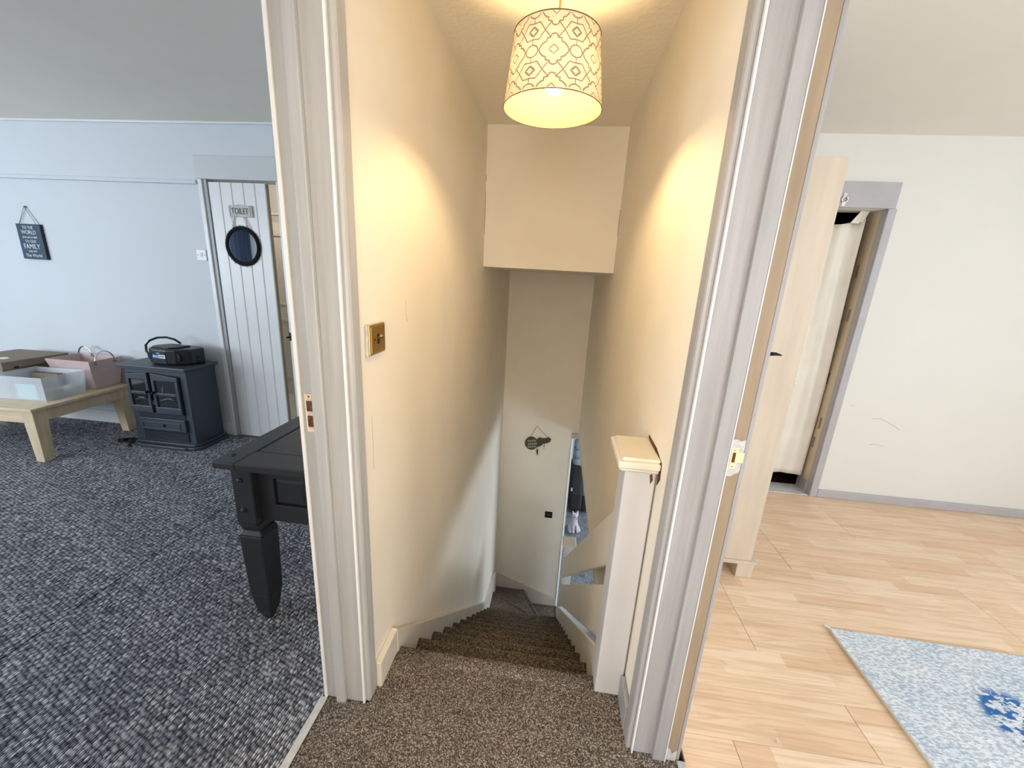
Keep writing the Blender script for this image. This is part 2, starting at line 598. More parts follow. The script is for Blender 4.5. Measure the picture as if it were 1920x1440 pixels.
def tag(o, label, cat, group=None):
    o['label'] = label
    o['category'] = cat
    if group:
        o['group'] = group
    return o


def struct(name, bm, m, parent=None, bevel=0.0, label=None):
    o = obj(name, bm, m, parent, bevel, label=label)
    if not parent:
        o['kind'] = 'structure'
    return o


def shift(bm, t):
    t = t.location if hasattr(t, 'location') else Vector(t)
    bmesh.ops.translate(bm, verts=bm.verts[:], vec=-Vector(t))
    return bm


def rect_bar(bm, x0, x1, z0, z1, y0, y1, w):
    """rectangular picture-frame in the xz plane"""
    box(bm, x0, x1, y0, y1, z1 - w, z1)
    box(bm, x0, x1, y0, y1, z0, z0 + w)
    box(bm, x0, x0 + w, y0, y1, z0 + w, z1 - w)
    box(bm, x1 - w, x1, y0, y1, z0 + w, z1 - w)


def text_mesh(body, size, xscale=1.0, align='CENTER', shear=0.0, extr=0.0006):
    cu = bpy.data.curves.new('lettering', 'FONT')
    cu.body = body
    cu.size = size
    cu.align_x = align
    cu.shear = shear
    cu.extrude = extr
    cu.resolution_u = 3
    o = bpy.data.objects.new('lettering', cu)
    COL.objects.link(o)
    dg = bpy.context.evaluated_depsgraph_get()
    me = bpy.data.meshes.new_from_object(o.evaluated_get(dg))
    bpy.data.objects.remove(o)
    bm = bmesh.new()
    bm.from_mesh(me)
    bpy.data.meshes.remove(me)
    # text lies in xy facing +z: stand it up in xz facing -y
    for v in bm.verts:
        x, y, z = v.co
        v.co = Vector((x * xscale, -z, y))
    bm.normal_update()
    return bm

# ================================================================== SETTING
ZL = -2.95          # lounge floor
# ---- upper floors
f = struct('floor', box(B(), -6.5, -0.74, -2.0, 3.14, -0.24, -0.012), M_SUB)
struct('carpet_piece', box(B(), -6.5, -1.9925, -2.0, 3.02, -0.012, 0.0), M_WEAVE, f, 0.004)
struct('carpet_piece', box(B(), -1.9875, -0.728, -2.0, 3.02, -0.012, 0.0), M_WEAVE, f, 0.004)
bm = B()
box(bm, -0.563, 0.355, -1.0, 1.19, -0.05, 0.0)
box(bm, -0.71, -0.563, 0.22, 1.018, -0.05, 0.0)
box(bm, 0.355, 0.505, 0.22, 1.008, -0.05, 0.0)
struct('floor', bm, M_PILE)
struct('floor', box(B(), -0.563, 0.355, -1.0, 1.19, -0.27, -0.05), M_SUB)
fr = struct('floor', box(B(), 0.53, 4.3, -2.0, 3.16, -0.24, -0.012), M_SUB)
PW = 0.1935
row = 0
y = -2.0
full = None
while y < 2.995:
    x = 0.53 - random.choice([0.15, 0.4, 0.62, 0.85, 1.1])
    y1 = min(y + PW, 2.992)
    while x < 4.3:
        xa, xb = max(x, 0.53), min(x + 1.286, 4.3)
        if xb - xa > 0.02:
            if full and abs(xb - xa - 1.286) < 1e-4 and y1 - y > PW - 1e-4:
                o = full.copy()
                COL.objects.link(o)
            else:
                o = struct('floor_plank', box(B(), 0.0008, xb - xa - 0.0008, 0.0006, y1 - y - 0.0006, -0.012, 0.0), M_PLANK, fr, 0.0012)
                if abs(xb - xa - 1.286) < 1e-4 and y1 - y > PW - 1e-4:
                    full = o
            o.location = (xa, y, random.uniform(-0.0004, 0.0004))
        x += 1.286
    y += PW
struct('floor', box(B(), -3.0, 5.0, -1.5, 10.0, ZL - 0.2, ZL), M_LOUNGEC)

# ---- ceilings
struct('ceiling', box(B(), -6.5, -0.713, -2.0, 3.02, 2.48, 2.6), M_LCEIL)
struct('ceiling', box(B(), -0.563, 0.355, -1.0, 2.93, 2.46, 2.6), M_STAIRCEIL)
struct('ceiling', box(B(), 0.505, 4.3, -2.0, 2.99, 2.46, 2.6), M_RCEIL)
struct('ceiling', box(B(), 0.505, 5.0, -1.5, 10.0, -0.30, -0.24), M_RCEIL)
struct('ceiling', box(B(), -3.0, 0.505, 4.65, 10.0, -0.30, -0.24), M_RCEIL)
struct('ceiling', box(B(), -3.0, 0.355, -1.5, 1.20, -0.32, -0.27), M_RCEIL)

# ---- the wall between left room and stairwell (side faces take their own paint)
def two_face_wall(name, parts, m_inner, m_outer, inner_sign):
    """wall boxes whose stair side and room side carry different paint"""
    bm = B()
    for p in parts:
        box(bm, *p)
    o = struct(name, bm, m_inner)
    o.data.materials.append(m_outer)
    for pl in o.data.polygons:
        if pl.normal.x * inner_sign < -0.5:
            pl.material_index = 1
    return o


two_face_wall('wall_left', [(-0.713, -0.563, 1.05, 4.65, ZL, 2.6), (-0.713, -0.563, 0.19, 1.05, 2.14, 2.6),
                            (-0.713, -0.563, -1.0, 0.19, -0.27, 2.6)], M_STAIRWALL, M_LWALL, 1)
two_face_wall('wall_right', [(0.355, 0.505, 1.04, 4.65, -0.262, 2.6), (0.355, 0.505, 0.19, 1.04, 2.14, 2.6),
                             (0.355, 0.505, -1.0, 0.19, -0.262, 2.6)], M_STAIRWALL, M_RWALL, -1)
bm = B()
box(bm, -0.563, 0.285, 4.5, 4.62, ZL, 1.58)
box(bm, 0.285, 0.355, 4.5, 4.62, -0.27, 1.58)
struct('wall_far', bm, M_STAIRWALL)
struct('wall_upper', box(B(), -0.563, 0.355, 2.93, 4.65, 1.56, 2.6), M_STAIRWALL)
bm = B()
for a in ((-0.713, -0.50, -1.1, -1.0, -0.27, 2.6), (0.30, 0.505, -1.1, -1.0, -0.27, 2.6), (-0.50, 0.30, -1.1, -1.0, -0.27, 0.75), (-0.50, 0.30, -1.1, -1.0, 2.15, 2.6)):
    box(bm, *a)
struct('wall_near', bm, M_STAIRWALL)  # opening added in this unseen wall to admit the landing fill
# left room shell
bm = B()
box(bm, -6.5, -2.762, 3.02, 3.14, -0.24, 2.6)
box(bm, -2.762, -2.15, 3.02, 3.14, 2.09, 2.6)
box(bm, -2.15, -0.713, 3.02, 3.14, -0.24, 2.6)
struct('wall_far', bm, M_LWALL)
bm = B()
for a in ((-6.6, -6.5, -2.0, -1.3, -0.24, 2.6), (-6.6, -6.5, 0.7, 3.14, -0.24, 2.6), (-6.6, -6.5, -1.3, 0.7, -0.24, 0.85), (-6.6, -6.5, -1.3, 0.7, 2.15, 2.6)):
    box(bm, *a)
struct('wall_outer', bm, M_LWALL)
bm = B()
for a in ((-6.6, -6.05, -2.1, -2.0, -0.24, 2.6), (-4.55, -0.713, -2.1, -2.0, -0.24, 2.6), (-6.05, -4.55, -2.1, -2.0, -0.24, 0.85), (-6.05, -4.55, -2.1, -2.0, 2.15, 2.6)):
    box(bm, *a)
struct('wall_near', bm, M_LWALL)
struct('wall_left', box(B(), -0.763, -0.713, -2.1, -1.0, -0.24, 2.6), M_LWALL)
# right room shell
bm = B()
box(bm, 0.505, 1.25, 2.99, 3.16, -0.24, 2.6)
box(bm, 1.25, 2.05, 2.99, 3.16, 2.04, 2.6)
box(bm, 2.05, 4.4, 2.99, 3.16, -0.24, 2.6)
struct('wall_far', bm, M_RWALL)
bm = B()
for a in ((4.3, 4.4, -2.0, -1.2, -0.24, 2.6), (4.3, 4.4, 0.8, 3.16, -0.24, 2.6), (4.3, 4.4, -1.2, 0.8, -0.24, 0.85), (4.3, 4.4, -1.2, 0.8, 2.15, 2.6)):
    box(bm, *a)
struct('wall_outer', bm, M_RWALL)
bm = B()
for a in ((0.455, 1.3, -2.1, -2.0, -0.24, 2.6), (3.1, 4.4, -2.1, -2.0, -0.24, 2.6), (1.3, 3.1, -2.1, -2.0, -0.24, 0.85), (1.3, 3.1, -2.1, -2.0, 2.15, 2.6)):
    box(bm, *a)
struct('wall_near', bm, M_RWALL)
struct('wall_right', box(B(), 0.455, 0.505, -2.1, -1.0, -0.24, 2.6), M_RWALL)
# lounge shell
struct('wall_far', box(B(), -3.0, 5.0, 9.6, 9.7, ZL, -0.24), M_LWALL)
struct('wall_left', box(B(), -3.0, -2.9, 4.65, 10.0, ZL, -0.24), M_LWALL)
bm = B()
for a in ((4.9, 5.0, -1.5, 4.8, ZL, -0.24), (4.9, 5.0, 7.4, 10.0, ZL, -0.24), (4.9, 5.0, 4.8, 7.4, ZL, -2.1), (4.9, 5.0, 4.8, 7.4, -0.7, -0.24)):
    box(bm, *a)
struct('wall_right', bm, M_LWALL)
bm = B()
for a in ((-3.0, 1.9, -1.6, -1.5, ZL, -0.24), (4.1, 5.0, -1.6, -1.5, ZL, -0.24), (1.9, 4.1, -1.6, -1.5, ZL, -2.1), (1.9, 4.1, -1.6, -1.5, -0.7, -0.24)):
    box(bm, *a)
struct('wall_near', bm, M_LWALL)
# cupboard behind the curtain, closet behind the plank door
bm = B()
box(bm, 1.0, 2.4, 3.9, 4.0, -0.24, 2.5)
box(bm, 1.0, 1.1, 3.16, 3.9, -0.24, 2.5)
box(bm, 2.3, 2.4, 3.16, 3.9, -0.24, 2.5)
box(bm, 1.0, 2.4, 3.16, 4.0, 2.4, 2.5)
box(bm, 1.1, 2.3, 3.16, 3.9, -0.24, -0.01)
struct('wall_cupboard', bm, M_MAROON)
bm = B()
box(bm, -4.0, -1.0, 4.4, 4.5, -0.24, 2.5)
box(bm, -4.1, -4.0, 3.14, 4.5, -0.24, 2.5)
box(bm, -1.0, -0.9, 3.14, 4.5, -0.24, 2.5)
box(bm, -4.1, -0.9, 3.14, 4.5, 2.45, 2.55)
box(bm, -4.0, -1.0, 3.14, 4.4, -0.24, 0.0)
struct('wall_toilet', bm, M_LWALL)
lt = bpy.data.lights.new('toilet_lamp', 'POINT')
lt.energy = 14
lt.color = (1.0, 0.80, 0.55)
lt.shadow_soft_size = 0.06
lo = bpy.data.objects.new('toilet_lamp', lt)
COL.objects.link(lo)
lo.location = (-2.75, 3.7, 2.36)

# ---- trims in the left room
struct('trim_1', box(B(), -6.5, -0.713, 3.003, 3.02, 2.462, 2.48), M_TRIMW, None, 0.006)
bm = B()
box(bm, -6.5, -2.815, 2.998, 3.02, 2.052, 2.082)
struct('trim_2', bm, M_LWALL, None, 0.007)
bm = B()
box(bm, -6.5, -2.80, 3.004, 3.02, 0, 0.115)
box(bm, -2.105, -0.713, 3.004, 3.02, 0, 0.115)
struct('baseboard_far', bm, M_TRIMW, None, 0.005)
# frame of the plank door
dfr = struct('door_2', box(B(), -2.81, -2.10, 2.997, 3.02, 2.09, 2.252), mat('lintel_white', (0.58, 0.60, 0.61), 0.5), None, 0.004)
struct('architrave', box(B(), -2.80, -2.766, 3.000, 3.02, 0, 2.09), M_TRIMW, dfr, 0.004)
struct('architrave', box(B(), -2.145, -2.10, 3.000, 3.02, 0, 2.09), M_TRIMW, dfr, 0.004)
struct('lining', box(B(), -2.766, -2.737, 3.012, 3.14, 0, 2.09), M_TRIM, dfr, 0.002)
struct('lining', box(B(), -2.17, -2.145, 3.012, 3.14, 0, 2.09), M_TRIMW, dfr, 0.002)
bm = B()
tube(bm, [(-2.155, 3.0, 0.93), (-2.155, 2.975, 0.93), (-2.168, 2.965, 0.927)], 0.007)
box(bm, -2.163, -2.150, 2.994, 3.0, 0.90, 0.965)
struct('latch_keeper', bm, M_BLACKM, dfr, label='black iron latch keeper')
# panelled door standing in the closet
d3 = struct('door_3', box(B(), -3.42, -2.78, 4.25, 4.285, 0.0, 1.93), M_TRIMW, None, 0.003)
bm = B()
rect_bar(bm, -3.30, -2.90, 1.05, 1.82, 4.235, 4.25, 0.03)
struct('panel_moulding', bm, M_TRIMW, d3, 0.004)
bm = B()
rect_bar(bm, -3.30, -2.90, 0.2, 0.9, 4.235, 4.25, 0.03)
struct('panel_moulding', bm, M_TRIMW, d3, 0.004)
bm = B()
rect_bar(bm, -3.30, -2.86, 2.02, 2.34, 4.385, 4.4, 0.025)
struct('trim_3', bm, M_TRIMW)

# ---- left doorway: frame seen from the landing
def jamb(name, s, xo, xi, y, m_main, right=False):
    """s = +1 mirrors x. xo outer room edge, xi stair edge (both positive distances)"""
    def bx(bm, a, b, *r):
        lo_, hi = sorted((s * a, s * b))
        return box(bm, lo_, hi, *r)
    root = struct(name, bx(B(), xi + 0.012, xo, y, y + 0.03, 0, 2.14), m_main, None, 0.002)
    return root, bx


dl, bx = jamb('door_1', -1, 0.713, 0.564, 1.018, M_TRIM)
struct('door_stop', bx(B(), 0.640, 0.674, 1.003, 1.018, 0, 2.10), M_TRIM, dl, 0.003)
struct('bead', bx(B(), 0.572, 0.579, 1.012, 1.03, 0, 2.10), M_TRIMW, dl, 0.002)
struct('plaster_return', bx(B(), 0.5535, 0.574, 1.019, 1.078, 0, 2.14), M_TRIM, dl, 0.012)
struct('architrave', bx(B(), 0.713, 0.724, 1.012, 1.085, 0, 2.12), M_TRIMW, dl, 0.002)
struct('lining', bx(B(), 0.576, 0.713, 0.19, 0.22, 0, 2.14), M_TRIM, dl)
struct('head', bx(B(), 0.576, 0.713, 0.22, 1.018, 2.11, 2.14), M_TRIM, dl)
# old keep mortises cut in the lining
bm = B()
box(bm, -0.7045, -0.679, 1.0145, 1.019, 1.030, 1.146)
struct('mortise_scar', bm, M_CHIP, dl, 0.0015)
bm = B()
box(bm, -0.7025, -0.682, 1.0132, 1.016, 1.131, 1.146)
box(bm, -0.7025, -0.6955, 1.0132, 1.016, 1.040, 1.131)
box(bm, -0.7025, -0.681, 1.0132, 1.016, 1.030, 1.040)
obj_each('bare_wood', bm, M_REVEAL, dl, 0.001)
bm = B()
box(bm, -0.698, -0.682, 1.0125, 1.016, 1.094, 1.125)
box(bm, -0.697, -0.682, 1.0125, 1.016, 1.046, 1.080)
box(bm, -0.692, -0.687, 1.0125, 1.016, 1.136, 1.141)
obj_each('keep_hole', bm, M_RAWD, dl)
struct('trim_4', box(B(), -0.738, -0.712, -0.3, 1.012, -0.002, 0.006), M_SILL, None, 0.003)

# ---- right doorway
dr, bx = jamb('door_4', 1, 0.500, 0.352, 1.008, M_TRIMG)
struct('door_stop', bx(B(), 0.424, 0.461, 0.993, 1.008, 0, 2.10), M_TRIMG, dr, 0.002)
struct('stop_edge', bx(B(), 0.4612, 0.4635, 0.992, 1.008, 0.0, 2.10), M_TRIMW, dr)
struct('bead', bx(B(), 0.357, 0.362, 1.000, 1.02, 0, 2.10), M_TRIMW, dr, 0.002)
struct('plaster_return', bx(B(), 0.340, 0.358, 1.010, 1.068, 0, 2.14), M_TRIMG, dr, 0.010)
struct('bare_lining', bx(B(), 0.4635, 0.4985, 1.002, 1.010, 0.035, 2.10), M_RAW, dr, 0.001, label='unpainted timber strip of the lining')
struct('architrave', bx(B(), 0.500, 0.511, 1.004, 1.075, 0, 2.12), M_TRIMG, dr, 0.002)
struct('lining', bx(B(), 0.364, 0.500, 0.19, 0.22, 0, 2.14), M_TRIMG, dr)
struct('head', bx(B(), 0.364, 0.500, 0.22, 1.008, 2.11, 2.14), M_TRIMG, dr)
bm = B()
prism(bm, [(0.465, 1.120), (0.468, 1.131), (0.476, 1.133), (0.487, 1.128), (0.497, 1.134), (0.4978, 1.121), (0.4975, 1.046), (0.494, 1.039), (0.486, 1.037), (0.479, 1.030), (0.469, 1.029), (0.4655, 1.036)], 1, 0.9995, 1.0025)
struct('paint_patch', bm, M_CHIP, dr)
bm = B()
prism(bm, [(0.464, 0.0), (0.464, 0.052), (0.476, 0.046), (0.484, 0.030), (0.498, 0.044), (0.4985, 0.0)], 1, 1.0005, 1.0035)
struct('paint_patch', bm, M_CHIP, dr)
bm = B()
# the keep: plate made of four bars round the latch hole, with a lip
box(bm, 0.4675, 0.4715, 0.9975, 0.9995, 1.052, 1.112)
box(bm, 0.4795, 0.4845, 0.9975, 0.9995, 1.052, 1.112)
box(bm, 0.4715, 0.4795, 0.9975, 0.9995, 1.097, 1.112)
box(bm, 0.4715, 0.4795, 0.9975, 0.9995, 1.052, 1.069)
box(bm, 0.4845, 0.500, 0.9975, 0.9995, 1.070, 1.098)
kp = struct('strike_plate', bm, M_STRIKE, dr, label='brass strike plate')
bm = B()
box(bm, 0.4715, 0.4795, 0.9985, 0.9998, 1.069, 1.097)
struct('latch_hole', bm, M_RAWD, kp)
for z in (1.060, 1.105):
    bm = B()
    lathe(bm, [(0, -0.001), (0.0034, -0.0006), (0.0036, 0.0004)], (0.4755, 0.9975, z), 1, 12)
    struct('screw', bm, M_CHROME, kp)
bm = B()
box(bm, 0.511, 0.514, 1.012, 1.022, 1.322, 1.378)
tube(bm, [(0.513, 1.015, 1.353), (0.528, 1.013, 1.354), (0.540, 1.010, 1.352)], [0.005, 0.004, 0.0015])
struct('latch', bm, M_BLACKM, dr, label='black iron latch')
struct('trim_5', box(B(), 0.503, 0.53, -0.3, 1.0, -0.004, 0.007), M_CHIP, None, 0.003)

# ---- grey framed opening with curtain in the right room
d5 = struct('door_5', box(B(), 1.19, 2.056, 2.972, 2.99, 2.040, 2.192), M_GREYTRIM, None, 0.003)
struct('architrave', box(B(), 2.016, 2.066, 2.972, 2.99, 0, 2.040), M_GREYTRIM, d5, 0.003)
struct('architrave', box(B(), 1.19, 1.25, 2.972, 2.99, 0, 2.040), M_GREYTRIM, d5, 0.003)
struct('lining_edge', box(B(), 2.016, 2.05, 2.990, 3.03, 0, 2.040), M_GREYTRIM, d5)
struct('lining', box(B(), 2.016, 2.05, 3.03, 3.16, 0.0, 2.040), M_REVEAL, d5)
bm = B()
for z in (1.62, 1.32, 0.86, 0.52, 0.36):
    box(bm, 2.0125, 2.0165, 3.075 + 0.02 * math.sin(z * 9), 3.092 + 0.02 * math.sin(z * 9), z, z + 0.085)
obj_each('hinge_scar', bm, M_RAW, d5)
struct('skirting_end', box(B(), 2.010, 2.0165, 3.035, 3.15, 0, 0.10), M_GREYTRIM, d5)
struct('sill', box(B(), 1.25, 2.016, 2.985, 3.15, -0.012, 0.006), M_SILL, d5, 0.003)
struct('baseboard_far', box(B(), 2.066, 4.3, 2.972, 2.99, 0, 0.062), M_GREYTRIM, None, 0.006)

# ---- stairwell trims
bm = B()
prism(bm, [(1.078, 0.0), (1.235, 0.0), (1.235, 0.112), (1.078, 0.112)], 0, -0.563, -0.538)
struct('baseboard_left', bm, M_STRING, None, 0.004)
struct('baseboard_right', box(B(), 0.338, 0.355, 1.068, 1.185, 0.0, 0.105), M_TRIMG, None, 0.004)
struct('trim_6', prism(B(), [(0.276, 4.500), (0.276, 4.484), (0.281, 4.474), (0.302, 4.492), (0.302, 4.512), (0.287, 4.512)], 2, ZL + 0.15, -0.325), M_UPVC)
struct('trim_7', box(B(), 0.280, 0.352, 4.478, 4.502, -0.325, -0.262), M_GREYTRIM, None, 0.002)
bm = B()
box(bm, 0.349, 0.358, 1.32, 4.47, -0.276, -0.262)
struct('trim_8', bm, M_STRING, None, 0.002)

# ================================================================== STAIRCASE
st = thing('staircase', 'brown carpeted staircase descending to winders with cream string and boarded balustrade', 'staircase', (-0.14, 1.26, ZL))
GO, RI, Y0 = 0.2215, 0.197, 1.26


def step_profile(n):
    yb, yn, zt = Y0 + GO * (n - 1) - 0.03, Y0 + GO * n, -RI * n
    if n == 0:
        yb = 1.19
    zb = zt - RI - 0.012
    if n == 0:
        return [(yb, zt), (yn - 0.016, zt), (yn - 0.006, zt - 0.003), (yn, zt - 0.011), (yn - 0.001, zt - 0.022),
                (yn - 0.010, zt - 0.032), (yn - 0.017, zt - 0.050), (yn - 0.021, zb), (yb, zb)]
    return [(yb, zt - 0.016), (yn - 0.052, zt - 0.014), (yn - 0.038, zt - 0.006), (yn - 0.024, zt), (yn - 0.014, zt), (yn - 0.004, zt - 0.004), (yn, zt - 0.012), (yn - 0.001, zt - 0.022),
            (yn - 0.010, zt - 0.032), (yn - 0.017, zt - 0.050), (yn - 0.021, zb), (yb, zb)]


for n in range(0, 12):
    xr = 0.252 if n == 0 else 0.258
    bm = prism(B(), step_profile(n), 0, -0.537, xr)
    o = obj('step', shift(bm, st), M_PILE, st)
    for p in o.data.polygons:
        p.use_smooth = abs(p.normal.x) < 0.5
for n, pts in ((12, [(-0.537, 3.66), (0.27, 3.66), (0.27, 3.705), (-0.537, 4.148)]),
               (13, [(-0.537, 4.10), (0.27, 3.66), (0.27, 3.705), (-0.177, 4.474), (-0.537, 4.474)]),
               (14, [(0.27, 3.70), (0.29, 3.80), (0.29, 4.474), (-0.20, 4.474)])):
    bm = prism(B(), pts, 2, -RI * n - 0.21, -RI * n - 0.008)
    na, nb_ = {12: (pts[2], pts[3]), 13: (pts[2], pts[3]), 14: (pts[1], pts[2])}[n]
    tube(bm, [(na[0], na[1], -RI * n - 0.014), (nb_[0], nb_[1], -RI * n - 0.014)], 0.014, 10)
    obj('winder_step', shift(bm, st), M_PILE, st, 0.010, 3)
bm = prism(B(), [(1.225, 0.118), (1.296, 0.048), (3.64, -2.037), (4.30, -2.201), (4.5, -2.345), (4.5, -2.93), (3.6, -2.5), (1.225, -0.42)], 0, -0.563, -0.536)
obj('wall_string', shift(bm, st), M_STRING, st, 0.004)
bm = prism(B(), [(-0.536, -2.340), (-0.50, -2.352), (0.280, -2.660), (0.280, -2.945), (-0.536, -2.945)], 1, 4.473, 4.5)
obj('wall_string', shift(bm, st), M_STRING, st, 0.004)


def rake(y, a):
    return a - 0.885 * (y - 1.3)


def raking(ya, yb, top, bot):
    return [(ya, rake(ya, top)), (yb, rake(yb, top)), (yb, rake(yb, bot)), (ya, rake(ya, bot))]


obj('outer_string', shift(prism(B(), raking(1.29, 3.70, 0.085, -0.27), 0, 0.259, 0.296), st), M_STRING, st, 0.003)
obj('string_capping', shift(prism(B(), raking(1.30, 3.70, 0.100, 0.085), 0, 0.256, 0.305), st), M_UPVC, st, 0.003)
obj('rail_board', shift(prism(B(), raking(1.285, 3.70, 0.725, 0.482), 0, 0.264, 0.288), st), M_STRING, st, 0.004)
obj('rail_board', shift(prism(B(), raking(1.285, 3.70, 0.392, 0.135), 0, 0.264, 0.288), st), M_STRING, st, 0.004)
nw = obj('newel_post', shift(box(B(), 0.252, 0.350, 1.19, 1.295, -0.05, 0.935), st), mat('white_newel_paint', (0.57, 0.575, 0.61), 0.45, var=0.04, vscale=6), st, 0.005)
bm = B()
frustum(bm, (0.238, 0.352, 1.176, 1.365), (0.224, 0.353, 1.163, 1.378), 0.925, 0.940)
box(bm, 0.224, 0.353, 1.163, 1.378, 0.940, 0.965)
obj('newel_cap', shift(bm, st), M_STRING, nw, 0.009, 3)
bm = B()
frustum(bm, (0.236, 0.352, 1.176, 1.366), (0.240, 0.352, 1.180, 1.362), 0.965, 0.974)
bm.faces.ensure_lookup_table()
obj('cap_top', shift(bm, st), M_STRING, nw, 0.001)
lw = obj('newel_post', shift(box(B(), 0.266, 0.368, 3.70, 3.80, ZL, -1.24), st), M_STRING, st, 0.004)
bm = B()
frustum(bm, (0.262, 0.372, 3.69, 3.81), (0.245, 0.392, 3.665, 3.835), -1.25, -1.235)
box(bm, 0.245, 0.392, 3.665, 3.835, -1.235, -1.212)
frustum(bm, (0.252, 0.386, 3.672, 3.828), (0.258, 0.380, 3.678, 3.822), -1.212, -1.205)
obj('newel_cap', shift(bm, st), M_STRING, lw, 0.004)
# splintered gap in the plaster beside the newel cap
bm = prism(B(), [(1.163, 0.915), (1.170, 0.966), (1.25, 0.985), (1.365, 0.986), (1.36, 0.976), (1.25, 0.972), (1.19, 0.955), (1.186, 0.885)], 0, 0.3532, 0.3556)
struct('trim_9', bm, M_RAWD)
bm = prism(B(), [(0.329, 0.915), (0.336, 0.922), (0.341, 0.900), (0.3345, 0.885)], 1, 1.1885, 1.1905)
obj('chip_hole', shift(bm, st), M_RAWD, nw)

# ================================================================== STAIRWELL THINGS
LX, LY = -0.075, 1.50
lamp = thing('pendant_lamp', 'cream drum pendant lamp with brown trellis print over the stairs', 'lamp', (LX, LY, 2.46))
RB, RT, ZB, ZT = 0.160, 0.136, 2.035, 2.238
bm = B()
lathe(bm, [(0.03, 0.0), (0.032, -0.012), (0.014, -0.03), (0.0, -0.031)], seg=20)
obj('ceiling_rose', bm, M_STRING, lamp)
bm = B()
tube(bm, [(0, 0, -0.02), (0.002, 0, -0.12), (0, 0, -0.27)], 0.0035)
obj('flex', bm, M_CORDG, lamp)
bm = B()
SEG = 72
lathe(bm, [(RB, ZB - 2.46), (RT, ZT - 2.46)], seg=SEG)
sh = obj('shade', bm, M_SHADE, lamp)
bm = B()
for z, r in ((ZB, RB), (ZT, RT)):
    tube(bm, [((r + 0.0005) * math.cos(a), (r + 0.0005) * math.sin(a), z - 2.46) for a in [2 * math.pi * k / 64 for k in range(64)]], 0.0016, 6, True)
for o in obj_each('rim', bm, M_SHADERIM, sh):
    o['label'] = 'brown rim tape'
# printed trellis: strips laid on the shade
NCOL = 14                       # motif columns round the shade
ROWH = 0.1010                   # height of one repeat
SRF = []


def strip(bm, pts, w=0.0030, closed=False):
    """pts in (u, v): u = arc length at mid radius, v = height; thin strip on the cone"""
    RM = (RB + RT) / 2
    off = 0.0012

    def on(u, v):
        v = min(max(v, ZB + 0.001), ZT - 0.001)
        t = (v - ZB) / (ZT - ZB)
        r = RB + (RT - RB) * t + off
        a = -math.pi / 2 + u / RM
        return Vector((r * math.cos(a), r * math.sin(a), v - 2.46))
    n = len(pts)
    L_, R_ = [], []
    for i, p in enumerate(pts):
        a = pts[i - 1] if (i > 0 or closed) else pts[i]
        b = pts[(i + 1) % n] if (i < n - 1 or closed) else pts[i]
        dx, dy = b[0] - a[0], b[1] - a[1]
        l = math.hypot(dx, dy) or 1
        nx, ny = -dy / l * w / 2, dx / l * w / 2
        L_.append(bm.verts.new(on(p[0] + nx, p[1] + ny)))
        R_.append(bm.verts.new(on(p[0] - nx, p[1] - ny)))
    for i in range(n if closed else n - 1):
        j = (i + 1) % n
        bm.faces.new((L_[i], L_[j], R_[j], R_[i]))


def clip_add(bm, pts, w=0.003, closed=False):
    if closed:
        pts = pts + [pts[0]]
    run = []
    for p in pts:
        if ZB + 0.002 <= p[1] <= ZT - 0.002:
            run.append(p)
        else:
            if len(run) > 1:
                strip(bm, run, w)
            run = []
    if len(run) > 1:
        strip(bm, run, w)


def dens(pts, d=0.004):
    o = []
    for a, b in zip(pts, pts[1:]):
        n = max(1, int(math.hypot(b[0] - a[0], b[1] - a[1]) / d))
        o += [(a[0] + (b[0] - a[0]) * k / n, a[1] + (b[1] - a[1]) * k / n) for k in range(n)]
    return o + [pts[-1]]


CW = 2 * math.pi * (RB + RT) / 2 / NCOL      # column pitch (medallion to medallion half)
pat = B()
q = ROWH
medal = []
for sx_, sy_ in ((1, 1), (1, -1), (-1, -1), (-1, 1)):
    quarter = [(0.0, 0.40 * q), (0.12 * CW, 0.375 * q), (0.18 * CW, 0.29 * q), (0.33 * CW, 0.28 * q), (0.33 * CW, 0.20 * q), (0.46 * CW, 0.17 * q), (0.60 * CW, 0.08 * q), (0.66 * CW, 0.0)]
    if sx_ * sy_ < 0:
        quarter = quarter[::-1]
    medal += [(sx_ * a, sy_ * b) for a, b in quarter][:-1] if True else []
hexa = [(-0.30 * CW, 0.22 * q), (0, 0.20 * q), (0.30 * CW, 0.22 * q), (0.55 * CW, 0.0), (0.30 * CW, -0.22 * q), (0, -0.20 * q), (-0.30 * CW, -0.22 * q), (-0.55 * CW, 0.0)]
dia = [(0, 0.12 * q), (0.12 * CW, 0.055 * q), (0.22 * CW, 0), (0.12 * CW, -0.055 * q), (0, -0.12 * q), (-0.12 * CW, -0.055 * q), (-0.22 * CW, 0), (-0.12 * CW, 0.055 * q)]
circ = [(0.29 * CW * math.cos(a), 0.155 * q * math.sin(a)) for a in [2 * math.pi * k / 20 for k in range(20)]]
zc = (ZB + ZT) / 2
